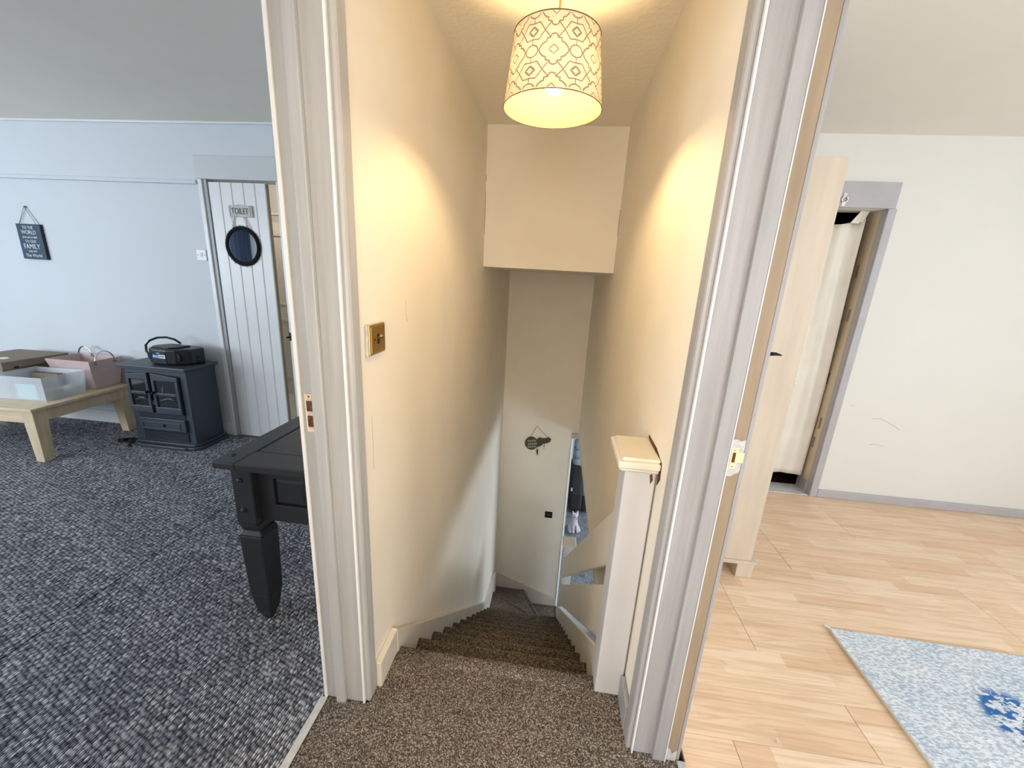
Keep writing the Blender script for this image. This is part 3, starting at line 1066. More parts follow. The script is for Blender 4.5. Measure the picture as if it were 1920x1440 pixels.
for c in range(NCOL):
    for r in range(-3, 4):
        if c % 2 == 0:
            cu, cv = c * CW, zc + r * q
            clip_add(pat, [(cu + a, cv + b) for a, b in dens(medal + [medal[0]])], 0.0044)
            clip_add(pat, [(cu + a, cv + b) for a, b in dens(dia + [dia[0]])], 0.0030)
            clip_add(pat, dens([(cu, cv + 0.40 * q), (cu, cv + 0.40 * q)]), 0.003)
        else:
            cu, cv = c * CW, zc + r * q
            clip_add(pat, [(cu + a, cv + b) for a, b in circ + [circ[0]]], 0.0040)
            for sg in (1, -1):
                clip_add(pat, dens([(cu, cv + sg * 0.155 * q), (cu, cv + sg * 0.30 * q)]), 0.003)
            hv = cv + 0.5 * q
            clip_add(pat, [(cu + a, hv + b) for a, b in dens(hexa + [hexa[0]])], 0.0036)
            clip_add(pat, [(cu + a, hv + b) for a, b in dens(dia + [dia[0]])], 0.0060)
            for sx_ in (1, -1):
                for sg in (1, -1):
                    clip_add(pat, dens([(cu + sx_ * 0.55 * CW, hv), (cu + sx_ * 0.84 * CW, hv + sg * 0.20 * q)]), 0.0036)
bmesh.ops.recalc_face_normals(pat, faces=pat.faces[:])
po = obj('printed_trellis', pat, M_SHADEPAT, sh, label='taupe geometric trellis print')
bm = B()
lathe(bm, [(0, -0.052), (0.016, -0.049), (0.027, -0.038), (0.031, -0.022), (0.028, -0.004), (0.017, 0.018), (0.013, 0.034), (0, 0.035)], (0, 0, 2.131 - 2.46), seg=20)
bu = obj('bulb', bm, M_BULB, lamp)
bm = B()
lathe(bm, [(0.0, -0.03), (0.019, -0.03), (0.021, 0.0), (0.014, 0.03), (0.0, 0.031)], (0, 0, 2.188 - 2.46), seg=16)
obj('lamp_holder', bm, M_WHITEP, lamp)
bm = B()
for k in range(3):
    a = 2 * math.pi * k / 3 + 0.5
    tube(bm, [(0.015 * math.cos(a), 0.015 * math.sin(a), 2.200 - 2.46), (RT * math.cos(a), RT * math.sin(a), ZT - 2.462)], 0.0015, 6)
obj_each('shade_spoke', bm, M_WHITEP, sh)
# brass dolly switch
sw = thing('light_switch', 'antique brass toggle light switch on the cream stair wall', 'switch', (-0.563, 1.168, 1.247))
bm = B()
box(bm, 0, 0.010, -0.057, 0.057, -0.003, 0.092)
obj('pattress', bm, M_CHIP, sw, 0.002)
bm = B()
box(bm, 0.010, 0.0135, -0.052, 0.055, 0.000, 0.092)
obj('rope_edge', bm, M_BRASSD, sw, 0.002)
pl = obj('plate', box(B(), 0.0135, 0.0165, -0.045, 0.049, 0.006, 0.086), M_BRASS, sw, 0.0012)
bm = B()
box(bm, 0.0165, 0.0172, -0.007, 0.007, 0.030, 0.062)
obj('slot', bm, M_BLACK, pl)
bm = B()
tube(bm, [(0.012, 0, 0.046), (0.026, 0, 0.055), (0.031, 0, 0.0575)], [0.0045, 0.0055, 0.0045])
obj('toggle', bm, M_BRASS, pl)
for s in (-0.024, 0.028):
    bm = B()
    lathe(bm, [(0.0035, 0.0165), (0.003, 0.0178), (0, 0.018)], (0, s, 0.046), 0, 12)
    obj('screw', bm, M_BLACKM, pl)

# key shaped hook rack on the far wall
kr = thing('key_rack', 'dark wooden key-shaped hook rack hanging on the far stair wall', 'key rack', (-0.13, 4.499, -0.53))


def krp(x, z):
    return (x + 0.13, z + 0.53)


out = []
for k in range(4, 33):
    a = math.radians(-8 + 360 * k / 36)
    out.append((-0.198 + 0.078 * math.cos(a), -0.441 + 0.083 * math.sin(a)))
shaft = [(-0.128, -0.480), (-0.105, -0.476), (-0.082, -0.462), (-0.066, -0.452), (-0.058, -0.432), (-0.035, -0.430), (0.026, -0.401), (0.036, -0.366), (0.008, -0.344), (-0.022, -0.358), (-0.06, -0.368), (-0.082, -0.362), (-0.104, -0.358), (-0.126, -0.372)]
bm = prism(B(), [krp(*p) for p in out + shaft], 1, -0.018, 0.0)
bd = obj('board', bm, M_KEYW, kr, 0.002)
bm = B()
for a, b in (((-0.214, -0.366), (-0.145, -0.213)), ((-0.145, -0.213), (-0.004, -0.348))):
    p, q2 = krp(*a), krp(*b)
    tube(bm, [(p[0], -0.012, p[1]), (q2[0], -0.008, q2[1])], 0.0022, 6)
obj_each('string', bm, M_JUTE, kr)
for i, (txt, dx) in enumerate((('home', 0.0), ('sweet', 0.012), ('home', 0.004))):
    bm = text_mesh(txt, 0.048, 0.95, shear=0.3)
    bmesh.ops.transform(bm, matrix=Matrix.Rotation(math.radians(-10), 4, 'Y'), verts=bm.verts[:])
    bmesh.ops.translate(bm, verts=bm.verts[:], vec=(-0.066 + dx, -0.0185, 0.112 - 0.038 * i))
    obj('lettering', bm, M_SCRIPT, bd)
for hx, hz in ((-0.122, -0.462), (-0.040, -0.412)):
    p = krp(hx, hz)
    bm = tube(B(), [(p[0], -0.016, p[1]), (p[0], -0.034, p[1] - 0.004), (p[0], -0.040, p[1] - 0.018), (p[0], -0.034, p[1] - 0.026), (p[0], -0.026, p[1] - 0.022)], 0.0025, 6)
    obj('hook', bm, M_STEEL, kr)
ky = thing('car_key', 'black key fob hanging from the key-shaped rack', 'key', (-0.118, 4.462, -0.585))
bm = B()
frustum(bm, (-0.008, 0.008, -0.006, 0.006), (-0.010, 0.010, -0.007, 0.007), 0.030, 0.085)
frustum(bm, (0.000, 0.014, -0.005, 0.005), (-0.006, 0.012, -0.006, 0.006), 0.018, 0.032)
obj('fob', bm, M_BLACK, ky, 0.004)
bm = B()
box(bm, 0.002, 0.012, -0.002, 0.002, 0.0, 0.020)
obj('blade', bm, M_BRASSD, ky, 0.001)
bm = tube(B(), [(0.011 * math.cos(a), 0.003, 0.092 + 0.011 * math.sin(a)) for a in [2 * math.pi * k / 12 for k in range(12)]], 0.0015, 5, True)
obj('split_ring', bm, M_STEEL, ky)
k2 = obj('small_key', B(), M_BRASSD)
bm = B()
lathe(bm, [(0.0, -0.001), (0.009, -0.001), (0.009, 0.001), (0, 0.001)], (0, 0, 0.048), 1, 14)
box(bm, -0.003, 0.003, -0.001, 0.001, 0.0, 0.042)
bm.to_mesh(k2.data)
bm.free()
k2.location = (-0.040, 4.462, -0.492)
tag(k2, 'small brass key on the right hook of the key-shaped rack', 'key')

sk = thing('socket_plate', 'black metal socket plate low on the far stair wall', 'socket', (0.085, 4.4995, -1.443))
obj('plate', box(B(), -0.047, 0.047, -0.008, 0, 0, 0.088), M_BLACK, sk, 0.003)
bm = B()
lathe(bm, [(0.008, -0.008), (0.007, -0.0105), (0, -0.0105)], (0.0, 0, 0.044), 1, 14)
for s in (-0.034, 0.034):
    lathe(bm, [(0.003, -0.008), (0.0025, -0.0095), (0, -0.0095)], (s, 0, 0.044), 1, 10)
obj_each('screw', bm, M_STEEL, sk)

# ================================================================== LOUNGE BELOW
so = thing('recliner_sofa', 'slate grey recliner with charcoal arm seen through the gap at stair foot', 'sofa', (1.12, 7.02, ZL))
bm = B()
prism(bm, [(0.0, 0.06), (0.0, 0.44), (0.10, 0.66), (0.28, 0.74), (0.95, 0.74), (0.95, 0.06)], 0, -0.62, -0.36)
obj('arm', bm, M_SOFAD, so, 0.07, 4)
bm = B()
prism(bm, [(0.0, 0.06), (0.0, 0.44), (0.10, 0.66), (0.28, 0.74), (0.95, 0.74), (0.95, 0.06)], 0, 0.40, 0.66)
obj('arm', bm, M_SOFAD, so, 0.07, 4)
obj('front_panel', box(B(), -0.37, 0.41, 0.06, 0.20, 0.05, 0.38), M_SOFAD, so, 0.04, 3)
obj('seat', box(B(), -0.38, 0.42, 0.04, 0.80, 0.36, 0.56), M_SOFA, so, 0.07, 4)
for i, (z0, z1, y0) in enumerate(((0.54, 0.86, 0.66), (0.84, 1.04, 0.70), (1.02, 1.22, 0.74))):
    obj('back_cushion', box(B(), -0.56, 0.60, y0, y0 + 0.30, z0, z1), M_SOFA, so, 0.085, 4)
obj('back_shell', box(B(), -0.55, 0.59, 0.93, 1.05, 0.08, 1.16), M_SOFAD, so, 0.03)
bm = B()
for y_, z_ in ((0.06, 0.06), (0.9, 0.06)):
    for x_ in (-0.5, 0.54):
        box(bm, x_ - 0.03, x_ + 0.03, y_ - 0.03, y_ + 0.03, 0, 0.07)
obj_each('foot', bm, M_BLACK, so)
obj('tag', box(B(), -0.60, -0.57, -0.004, 0.0, 0.50, 0.57), M_WHITEP, so, label='white tag')

pc = thing('plush_cat', 'pale plush cat sitting on the blue-grey lounge carpet', 'soft toy', (0.585, 6.50, ZL), 0.35)
me = bpy.data.meshes.new('body')
V_ = [(0, 0, 0.09, .085), (0, -0.015, 0.17, .072), (0, -0.03, 0.24, .050), (0, -0.05, 0.32, .066), (0, -0.095, 0.305, .036),
      (-0.040, -0.045, 0.375, .024), (-0.052, -0.04, 0.43, .006), (0.040, -0.045, 0.375, .024), (0.056, -0.04, 0.425, .006),
      (-0.035, -0.075, 0.15, .028), (-0.037, -0.105, 0.07, .024), (-0.038, -0.135, 0.022, .024),
      (0.035, -0.075, 0.15, .028), (0.037, -0.105, 0.07, .024), (0.038, -0.135, 0.022, .024),
      (-0.075, -0.03, 0.065, .050), (-0.088, -0.12, 0.026, .027), (0.075, -0.03, 0.065, .050), (0.088, -0.12, 0.026, .027),
      (0.05, 0.085, 0.035, .022), (0.13, 0.07, 0.024, .018)]
E_ = [(0, 1), (1, 2), (2, 3), (3, 4), (3, 5), (5, 6), (3, 7), (7, 8), (1, 9), (9, 10), (10, 11), (1, 12), (12, 13), (13, 14), (0, 15), (15, 16), (0, 17), (17, 18), (0, 19), (19, 20)]
me.from_pydata([v[:3] for v in V_], E_, [])
me.materials.append(M_PLUSH)
ob = bpy.data.objects.new('body', me)
COL.objects.link(ob)
ob.parent = pc
md = ob.modifiers.new('skin', 'SKIN')
md.use_smooth_shade = True
for i, v in enumerate(V_):
    me.skin_vertices[0].data[i].radius = (v[3], v[3])
    me.skin_vertices[0].data[i].use_root = (i == 0)
md = ob.modifiers.new('sub', 'SUBSURF')
md.levels = md.render_levels = 2
for s in (-1, 1):
    bm = B()
    lathe(bm, [(0, -0.009), (0.006, -0.006), (0.009, 0), (0, 0.004)], (s * 0.026, -0.112, 0.338), 1, 10)
    obj('eye', bm, M_BLACK, pc)
bm = B()
lathe(bm, [(0, -0.006), (0.008, -0.003), (0.009, 0.002), (0, 0.004)], (0, -0.130, 0.312), 1, 10)
obj('nose', bm, M_PINK, pc)

# ================================================================== LEFT ROOM THINGS
# ---- hanging plaque
pq = thing('wall_plaque', 'navy wall plaque with white family verse hanging from a string', 'sign', (-4.395, 3.019, 1.43))
bd = obj('board', box(B(), -0.112, 0.112, -0.022, 0.0, 0.0, 0.278), M_SIGNB, pq, 0.002)
bm = B()
box(bm, 0.1122, 0.1135, -0.0215, -0.0005, 0.001, 0.277)
obj('board_edge', bm, M_SIGNE, pq)
bm = B()
for s in (-1, 1):
    tube(bm, [(s * 0.080, -0.018, 0.276), (-0.004, -0.012, 0.412)], 0.0017, 5)
    tube(bm, [(s * 0.094 - 0.002, -0.006, 0.276), (0.003, -0.005, 0.410)], 0.0013, 5)
lathe(bm, [(0.0, -0.016), (0.006, -0.015), (0.006, 0.0)], (0, 0, 0.411), 1, 8)
obj_each('string', bm, M_CORD, pq)
for i, (t, sz, z, xs) in enumerate((('TO THE', 0.034, 0.238, 0.85), ('WORLD', 0.044, 0.198, 0.85), ('you are a dad', 0.030, 0.166, 0.85), ('TO OUR', 0.032, 0.131, 0.85),
                                    ('FAMILY', 0.056, 0.083, 0.85), ('you are', 0.030, 0.056, 0.85), ('The World', 0.036, 0.018, 0.95))):
    bm = text_mesh(t, sz, xs)
    bmesh.ops.translate(bm, verts=bm.verts[:], vec=(-0.004, -0.0228, z))
    obj('lettering', bm, M_LETTER, bd)

# ---- white switch
ws = thing('light_switch', 'white plastic light switch on the wall left of the plank door', 'switch', (-2.864, 3.0195, 1.492))
pl = obj('plate', box(B(), -0.042, 0.042, -0.009, 0, 0, 0.085), M_WHITEP, ws, 0.004)
bm = prism(B(), [(-0.009, 0.026), (-0.015, 0.058), (-0.009, 0.060)], 0, -0.012, 0.012)
obj('rocker', bm, M_WHITEP, pl)
bm = B()
for s in (-0.030, 0.030):
    lathe(bm, [(0.004, -0.009), (0.003, -0.0105), (0, -0.0105)], (s, 0, 0.042), 1, 10)
obj_each('screw', bm, M_STEEL, pl)

# ---- plank door with sign and mirror
pd = thing('plank_door', 'white tongue and groove plank door with hanging mirror beside the black-painted stove', 'door', (-2.735, 3.055, 0.006))
pd['label'] = 'white plank toilet door with a round mirror hung on it'
xs = [0.0, 0.100, 0.195, 0.292, 0.386, 0.473]
for a, b in zip(xs, xs[1:]):
    bm = prism(B(), [(a, 0.0), (a, -0.029), (a + 0.006, -0.035), (b - 0.006, -0.035), (b, -0.029), (b, 0.0)], 2, 0.0, 2.068)
    obj('plank', bm, M_TRIMW, pd)
obj('door_edge', box(B(), 0.4732, 0.4745, -0.030, 0.0, 0.0, 2.068), M_RAW, pd, label='bare edge of the door')
for z in (0.3, 1.0, 1.75):
    obj('ledge', box(B(), 0.02, 0.45, 0.0, 0.018, z, z + 0.12), M_TRIMW, pd)
ts = thing('toilet_sign', 'small distressed white sign reading TOILET on the plank door', 'sign', (-2.486, 3.0195, 1.832))
bm = prism(B(), [(-0.088, 0.0), (0.104, 0.0), (0.104, 0.082), (0.050, 0.084), (0.030, 0.089), (-0.012, 0.089), (-0.030, 0.084), (-0.088, 0.082)], 1, -0.014, 0.0)
bd = obj('board', bm, M_DIST, ts, 0.003)
bm = B()
box(bm, -0.080, -0.074, -0.0165, -0.014, 0.006, 0.076)
box(bm, 0.086, 0.092, -0.0165, -0.014, 0.006, 0.076)
obj_each('raised_border', bm, M_TRIM, bd)
bm = text_mesh('TOILET', 0.060, 0.72)
bmesh.ops.translate(bm, verts=bm.verts[:], vec=(0.006, -0.015, 0.021))
obj('lettering', bm, M_LETTERD, bd)
mi = thing('round_mirror', 'round mirror with a black fringed rim hanging on the plank door', 'mirror', (-2.494, 3.0195, 1.468))
bm = B()
R1, R0 = 0.147, 0.118
prof = []
for k in range(9):
    a = math.pi * k / 8
    prof.append(((R1 + R0) / 2 + (R1 - R0) / 2 * math.cos(a), -0.004 - 0.016 * math.sin(a)))
lathe(bm, prof, (0, 0, 0.150), 1, 64)
for k in range(150):
    a = 2 * math.pi * k / 150 + random.uniform(-0.015, 0.015)
    r2 = R1 + random.uniform(0.002, 0.010)
    c, s = math.cos(a), math.sin(a)
    tube(bm, [((R1 - 0.006) * c, -0.008, 0.150 + (R1 - 0.006) * s), (r2 * math.cos(a + 0.03), -0.006, 0.150 + r2 * math.sin(a + 0.03))], [0.0032, 0.001], 4)
obj('fringed_rim', bm, M_FRINGE, mi)
bm = B()
lathe(bm, [(0, -0.008), (R0 + 0.006, -0.008), (R0 + 0.006, -0.002), (0, -0.002)], (0, 0, 0.150), 1, 48, False)
obj('glass', bm, M_MIRROR, mi)
bm = B()
for a, b in ((-0.075, -0.040), (-0.055, -0.075), (0.055, 0.030), (0.083, 0.045)):
    tube(bm, [(a, -0.006, 0.285), (b, -0.006, 0.366)], 0.0022, 5)
obj_each('string', bm, M_DIST, mi)

# ---- stove heater
sv = thing('electric_stove', 'slate grey stove-style electric heater with glazed double doors by the wall', 'heater', (-3.093, 2.80, 0.0))


def svb(*r):
    bm = B()
    box(bm, *r)
    return shift(bm, sv)


obj('body', shift(box(B(), -3.36, -2.825, 2.675, 2.945, 0.045, 0.655), sv), M_STOVE, sv, 0.006)
bm = B()
prism(bm, [(-3.395, 2.95), (-3.395, 2.68), (-3.36, 2.645), (-3.31, 2.640), (-3.30, 2.625), (-2.89, 2.625), (-2.88, 2.640), (-2.83, 2.645), (-2.790, 2.68), (-2.790, 2.95)], 2, 0.0, 0.028)
prism(bm, [(-3.380, 2.95), (-3.380, 2.69), (-3.35, 2.658), (-3.30, 2.652), (-2.89, 2.652), (-2.83, 2.658), (-2.803, 2.69), (-2.803, 2.95)], 2, 0.028, 0.050)
obj('plinth', shift(bm, sv), M_STOVE, sv, 0.006)
bm = B()
box(bm, -3.372, -2.813, 2.662, 2.948, 0.645, 0.660)
box(bm, -3.390, -2.797, 2.640, 2.955, 0.660, 0.686)
obj('top_plate', shift(bm, sv), M_STOVE, sv, 0.008, 3)
obj('firebox', svb(-3.335, -2.885, 2.671, 2.676, 0.29, 0.615), M_VOID, sv)


def stove_door(x0, x1, hz, hl, hr):
    """arched frame with a cross bar; two panes"""
    bm = B()
    w = 0.026
    n = 8
    top = [(x0 + (x1 - x0) * k / n, hl + (hr - hl) * math.sin((k / n if hr > hl else 1 - k / n) * math.pi / 2) if False else hl + (hr - hl) * k / n) for k in range(n + 1)]
    y0, y1 = 2.650, 2.671
    prism(bm, [(x0, 0.30), (x1, 0.30), (x1, 0.352), (x0, 0.352)], 1, y0, y1)
    prism(bm, [(x0, 0.352), (x0 + w, 0.352), (x0 + w, 0.570), (x0, 0.570)], 1, y0, y1)
    prism(bm, [(x1 - w, 0.352), (x1, 0.352), (x1, 0.570), (x1 - w, 0.570)], 1, y0, y1)
    prism(bm, [(x0, 0.570), (x1, 0.570)] + top[::-1], 1, y0, y1)
    prism(bm, [(x0 + w, 0.448), (x1 - w, 0.448), (x1 - w, 0.472), (x0 + w, 0.472)], 1, y0, y1)
    d = obj('door', shift(bm, sv), M_STOVE, sv, 0.004)
    obj('pane', svb(x0 + w - 0.002, x1 - w + 0.002, 2.660, 2.662, 0.474, 0.571), M_GLASS, d)
    obj('pane', svb(x0 + w - 0.002, x1 - w + 0.002, 2.660, 2.662, 0.351, 0.447), M_GLASS, d)
    return d


d1 = stove_door(-3.336, -3.146, 0, 0.608, 0.628)
d2 = stove_door(-3.118, -2.888, 0, 0.628, 0.604)
for d, x, s in ((d1, -3.160, 1), (d2, -3.104, -1)):
    bm = B()
    lathe(bm, [(0.010, 2.651), (0.010, 2.640), (0.006, 2.632), (0.0, 2.631)], (x, 0, 0.474), 1, 14)
    tube(bm, [(x, 2.636, 0.476), (x + s * 0.010, 2.632, 0.455), (x + s * 0.012, 2.634, 0.430)], [0.006, 0.005, 0.004], 8)
    obj('handle', shift(bm, sv), M_BLACKM, d)
# fake log fire behind the glass
bm = B()
for x0 in (-3.30, -3.09):
    for k in range(6):
        xx = x0 + 0.050 + k * 0.020
        tube(bm, [(xx, 2.668, 0.356), (xx + 0.006, 2.664, 0.385), (xx + 0.012, 2.668, 0.400)], 0.0045, 6)
    tube(bm, [(x0 + 0.01, 2.667, 0.365), (x0 + 0.17, 2.667, 0.372)], 0.006, 6)
obj_each('fire_bar', shift(bm, sv), M_STEEL, sv)
bm = B()
for a, b in (((-3.29, 0.395), (-3.19, 0.425)), ((-3.26, 0.42), (-3.18, 0.40)), ((-3.08, 0.40), (-2.97, 0.425)), ((-3.02, 0.43), (-2.93, 0.405)), ((-3.04, 0.41), (-3.03, 0.53))):
    tube(bm, [(a[0], 2.667, a[1]), ((a[0] + b[0]) / 2, 2.664, (a[1] + b[1]) / 2 + 0.006), (b[0], 2.667, b[1])], [0.010, 0.012, 0.008], 7)
obj_each('log', shift(bm, sv), M_STOVE, sv)
bm = B()
box(bm, -3.30, -2.885, 2.672, 2.676, 0.258, 0.300)
obj('vent', shift(bm, sv), M_VOID, sv)
for k in range(3):
    obj('vent_slat', svb(-3.298, -2.887, 2.668, 2.674, 0.264 + 0.012 * k, 0.268 + 0.012 * k), M_STOVE, sv)
dw = obj('drawer', svb(-3.300, -2.880, 2.652, 2.676, 0.150, 0.254), M_STOVE, sv, 0.004)
bm = B()
rect_bar(bm, -3.262, -2.925, 0.163, 0.222, 2.648, 2.654, 0.008)
obj('raised_panel', shift(bm, sv), M_STOVE, dw, 0.002)
obj('pull', svb(-3.075, -3.060, 2.645, 2.653, 0.186, 0.206), M_BLACKM, dw)
obj('grille_recess', svb(-3.285, -2.882, 2.671, 2.676, 0.060, 0.140), M_VOID, sv)
for k in range(6):
    obj('grille_bar', svb(-3.283, -2.884, 2.666, 2.673, 0.066 + 0.012 * k, 0.070 + 0.012 * k), M_STOVE, sv)

# ---- boom box on the stove
rd = thing('cd_radio', 'black portable CD radio with raised carry handle standing on the stove', 'radio', (-3.045, 2.815, 0.686), -0.10)
bm = B()
prism(bm, [(-0.155, 0.0), (-0.155, -0.05), (-0.115, -0.100), (-0.060, -0.118), (0.070, -0.118), (0.125, -0.095), (0.205, -0.035), (0.205, 0.085), (0.120, 0.115), (-0.10, 0.105)], 2, 0.006, 0.128)
obj('body', bm, M_BLACK, rd, 0.014, 3)
bm = B()
prism(bm, [(-0.10, -0.085), (0.06, -0.085), (0.10, -0.05), (0.10, 0.06), (-0.08, 0.06), (-0.12, -0.03)], 2, 0.126, 0.140)
obj('disc_lid', bm, M_BLACK, rd, 0.006, 3)
bm = prism(B(), [(-0.062, 0.014), (0.072, 0.014), (0.066, 0.110), (-0.058, 0.110)], 1, -0.1225, -0.117)
fp = obj('front_panel', bm, M_BLACK, rd, 0.002)
obj('sticker', box(B(), -0.055, 0.004, -0.124, -0.1225, 0.055, 0.085), mat('blue_label', (0.05, 0.16, 0.42), 0.4), fp, label='blue label')
obj('sticker', box(B(), 0.004, 0.068, -0.124, -0.1225, 0.058, 0.086), mat('pale_label', (0.60, 0.68, 0.74), 0.4), fp, label='pale label')
bm = B()
for k, w in enumerate((0.010, 0.007, 0.009)):
    box(bm, -0.048 + 0.016 * k, -0.048 + 0.016 * k + w, -0.1245, -0.124, 0.064, 0.076)
box(bm, -0.012, 0.016, -0.1245, -0.1225, 0.095, 0.099)
obj_each('label_mark', bm, M_LETTER, fp)
bm = B()
box(bm, 0.012, 0.060, -0.1245, -0.124, 0.068, 0.076)
obj('label_mark', bm, mat('blue_ink', (0.08, 0.14, 0.30), 0.5), fp)
for s in (-0.112, 0.130):
    bm = B()
    lathe(bm, [(0.034, -0.004), (0.030, -0.009), (0.012, -0.006), (0.0, -0.008)], (s, -0.088 if s < 0 else -0.078, 0.062), 1, 20)
    obj('speaker_grille', bm, M_VOID, rd)
bm = B()
hp = []
for k in range(15):
    a = math.pi * k / 14
    hp.append((-0.120 - 0.115 * math.sin(a) * 0.55, 0.085 - 0.17 * k / 14, 0.085 + 0.135 * math.sin(a)))
tube(bm, [(-0.150, -0.070, 0.050), (-0.195, -0.062, 0.085), (-0.215, -0.045, 0.130), (-0.200, -0.020, 0.165), (-0.160, 0.010, 0.187), (-0.105, 0.040, 0.190), (-0.055, 0.065, 0.172), (-0.020, 0.08, 0.140)], 0.0085, 10)
obj('carry_handle', bm, M_BLACK, rd)
bm = tube(B(), [(0.195, 0.02, 0.05), (0.225, 0.03, 0.065), (0.230, 0.035, 0.03), (0.222, 0.06, 0.006), (0.16, 0.11, 0.005)], 0.004, 6)
obj('mains_lead', bm, M_BLACK, rd)

# ---- plug and cable on the carpet
bm = B()
pts = []
for k in range(70):
    t = k / 69
    a = 2 * math.pi * 3.3 * t
    pts.append((-3.495 + (0.050 + 0.02 * math.sin(7 * t)) * math.cos(a) + 0.03 * t, 2.700 + 0.042 * math.sin(a + 0.4), 0.006 + 0.008 * abs(math.sin(a * 1.3))))
pts += [(-3.42, 2.64, 0.006), (-3.375, 2.600, 0.005), (-3.36, 2.61, 0.005), (-3.41, 2.64, 0.006), (-3.425, 2.80, 0.008)]
tube(bm, pts, 0.004, 6)
box(bm, -3.535, -3.495, 2.665, 2.700, 0.001, 0.030)
for s in (0, 1, 2):
    box(bm, -3.530 + 0.012 * s, -3.525 + 0.012 * s, 2.648, 2.666, 0.012, 0.018)
pcab = obj('power_cable', bm, M_BLACK)
tag(pcab, 'coiled black power cable and plug on carpet beside the stove', 'cable')

# ---- coffee table
ct = thing('coffee_table', 'pale oak low coffee table against the wall carrying storage boxes', 'table', (-3.655, 2.255, 0.0), 0.055)
TX = 1.15
obj('table_top', box(B(), -TX, 0.012, -0.012, 0.705, 0.388, 0.412), M_OAK, ct, 0.004)
obj('apron', box(B(), -TX + 0.05, -0.05, 0.004, 0.026, 0.302, 0.388), M_OAK, ct, 0.002)
obj('apron', box(B(), -TX + 0.05, -0.05, 0.667, 0.689, 0.302, 0.388), M_OAK, ct, 0.002)
obj('apron', box(B(), -0.026, -0.004, 0.05, 0.65, 0.302, 0.388), M_OAKV, ct, 0.002)
obj('apron', box(B(), -TX + 0.004, -TX + 0.026, 0.05, 0.65, 0.302, 0.388), M_OAKV, ct, 0.002)
for lx in (0, 1):
    for ly in (0, 1):
        x0, x1 = (-0.085, 0.0) if lx else (-TX, -TX + 0.085)
        y0, y1 = (0.0, 0.085) if not ly else (0.605, 0.69)
        fx0, fx1 = (x0 + 0.020, x1) if lx else (x0, x1 - 0.020)
        fy0, fy1 = (y0, y1 - 0.018) if not ly else (y0 + 0.018, y1)
        bm = frustum(B(), (fx0, fx1, fy0, fy1), (x0, x1, y0, y1), 0.0, 0.302)
        box(bm, x0, x1, y0, y1, 0.302, 0.388)
        obj('leg', bm, M_OAKV, ct, 0.003)


def tray(bm, b, t, z0, z1, w):
    """open box: b, t = bottom and top rectangles"""
    def q(r, z, ins=0):
        return [bm.verts.new(p) for p in ((r[0] + ins, r[2] + ins, z), (r[1] - ins, r[2] + ins, z), (r[1] - ins, r[3] - ins, z), (r[0] + ins, r[3] - ins, z))]
    o0, o1, i1, i0 = q(b, z0), q(t, z1), q(t, z1, w), q(b, z0 + w, w)
    bm.faces.new(o0[::-1])
    for A, C in ((o0, o1), (o1, i1), (i1, i0)):
        for i in range(4):
            bm.faces.new((A[i], A[(i + 1) % 4], C[(i + 1) % 4], C[i]))
    bm.faces.new(i0)
    return bm


TZ = 0.4125
tr = thing('plastic_tray', 'frosted white plastic storage tray with papers on the coffee table', 'tray', (-3.955, 2.56, TZ), 0.055)
obj('tub', tray(B(), (-0.185, 0.205, -0.165, 0.105), (-0.20, 0.222, -0.178, 0.115), 0.0, 0.185, 0.004), M_TRAY, tr, 0.002)
bm = tray(B(), (-0.165, 0.06, 0.045, 0.082), (-0.165, 0.06, 0.048, 0.085), 0.006, 0.15, 0.003)
o = obj('cardboard_carton', bm, M_CARD)
o.location, o.rotation_euler = (-3.97, 2.57, TZ), (0, 0, 0.055)
tag(o, 'narrow open brown carton standing at the back of the frosted tray', 'box')
o = obj('leaflet', box(B(), -0.10, 0.06, 0.0, 0.004, 0.0, 0.120), M_PAPER)
o.location, o.rotation_euler = (-3.875, 2.412, TZ + 0.006), (0.05, 0, 0.055)
tag(o, 'pale blue leaflet inside the front of the frosted tray', 'paper')
o = obj('grey_carton', box(B(), -0.05, 0.0, 0.0, 0.115, 0.0, 0.062), M_GREYB, None, 0.003)
o.location, o.rotation_euler = (-3.768, 2.425, TZ + 0.006), (0, 0, 0.055)
tag(o, 'small flat grey carton in the right side of the frosted tray', 'box')
bm = B()
lathe(bm, [(0, -0.055), (0.028, -0.053), (0.032, -0.045), (0.032, 0.035), (0.014, 0.05), (0.014, 0.065), (0, 0.066)], (0, 0, 0), 1, 18)
o = obj('cream_bottle', bm, M_BOTTLE)
o.location, o.rotation_euler = (-3.815, 2.600, TZ + 0.040), (0, 0, 0.4)
tag(o, 'cream bottle lying in the back of the frosted tray', 'bottle')

bk = thing('felt_basket', 'blush pink felt basket with steel ring handles on the coffee table', 'basket', (-3.915, 2.835, TZ), 0.02)
obj('tub', tray(B(), (-0.165, 0.150, -0.085, 0.110), (-0.195, 0.200, -0.135, 0.125), 0.0, 0.247, 0.006), M_PINK, bk, 0.003)
for hx, sgn in ((-0.06, 1), (0.180, 0)):
    pts = []
    for k in range(13):
        a = math.pi * k / 12
        if sgn:
            pts.append((-0.14 + 0.065 * math.cos(a), 0.118, 0.235 + 0.075 * math.sin(a)))
        else:
            pts.append((0.197, -0.01 + 0.075 * math.cos(a), 0.225 + 0.09 * math.sin(a)))
    h = obj('handle', tube(B(), pts, 0.0065, 8), M_CHROME, bk)
    bm = B()
    for p in (pts[0], pts[-1]):
        lathe(bm, [(0.011, -0.006), (0.011, 0.006), (0.0, 0.007)], (p[0], p[1], p[2] - 0.004), 1 if sgn else 0, 10)
    obj_each('rivet', bm, M_STEEL, h)

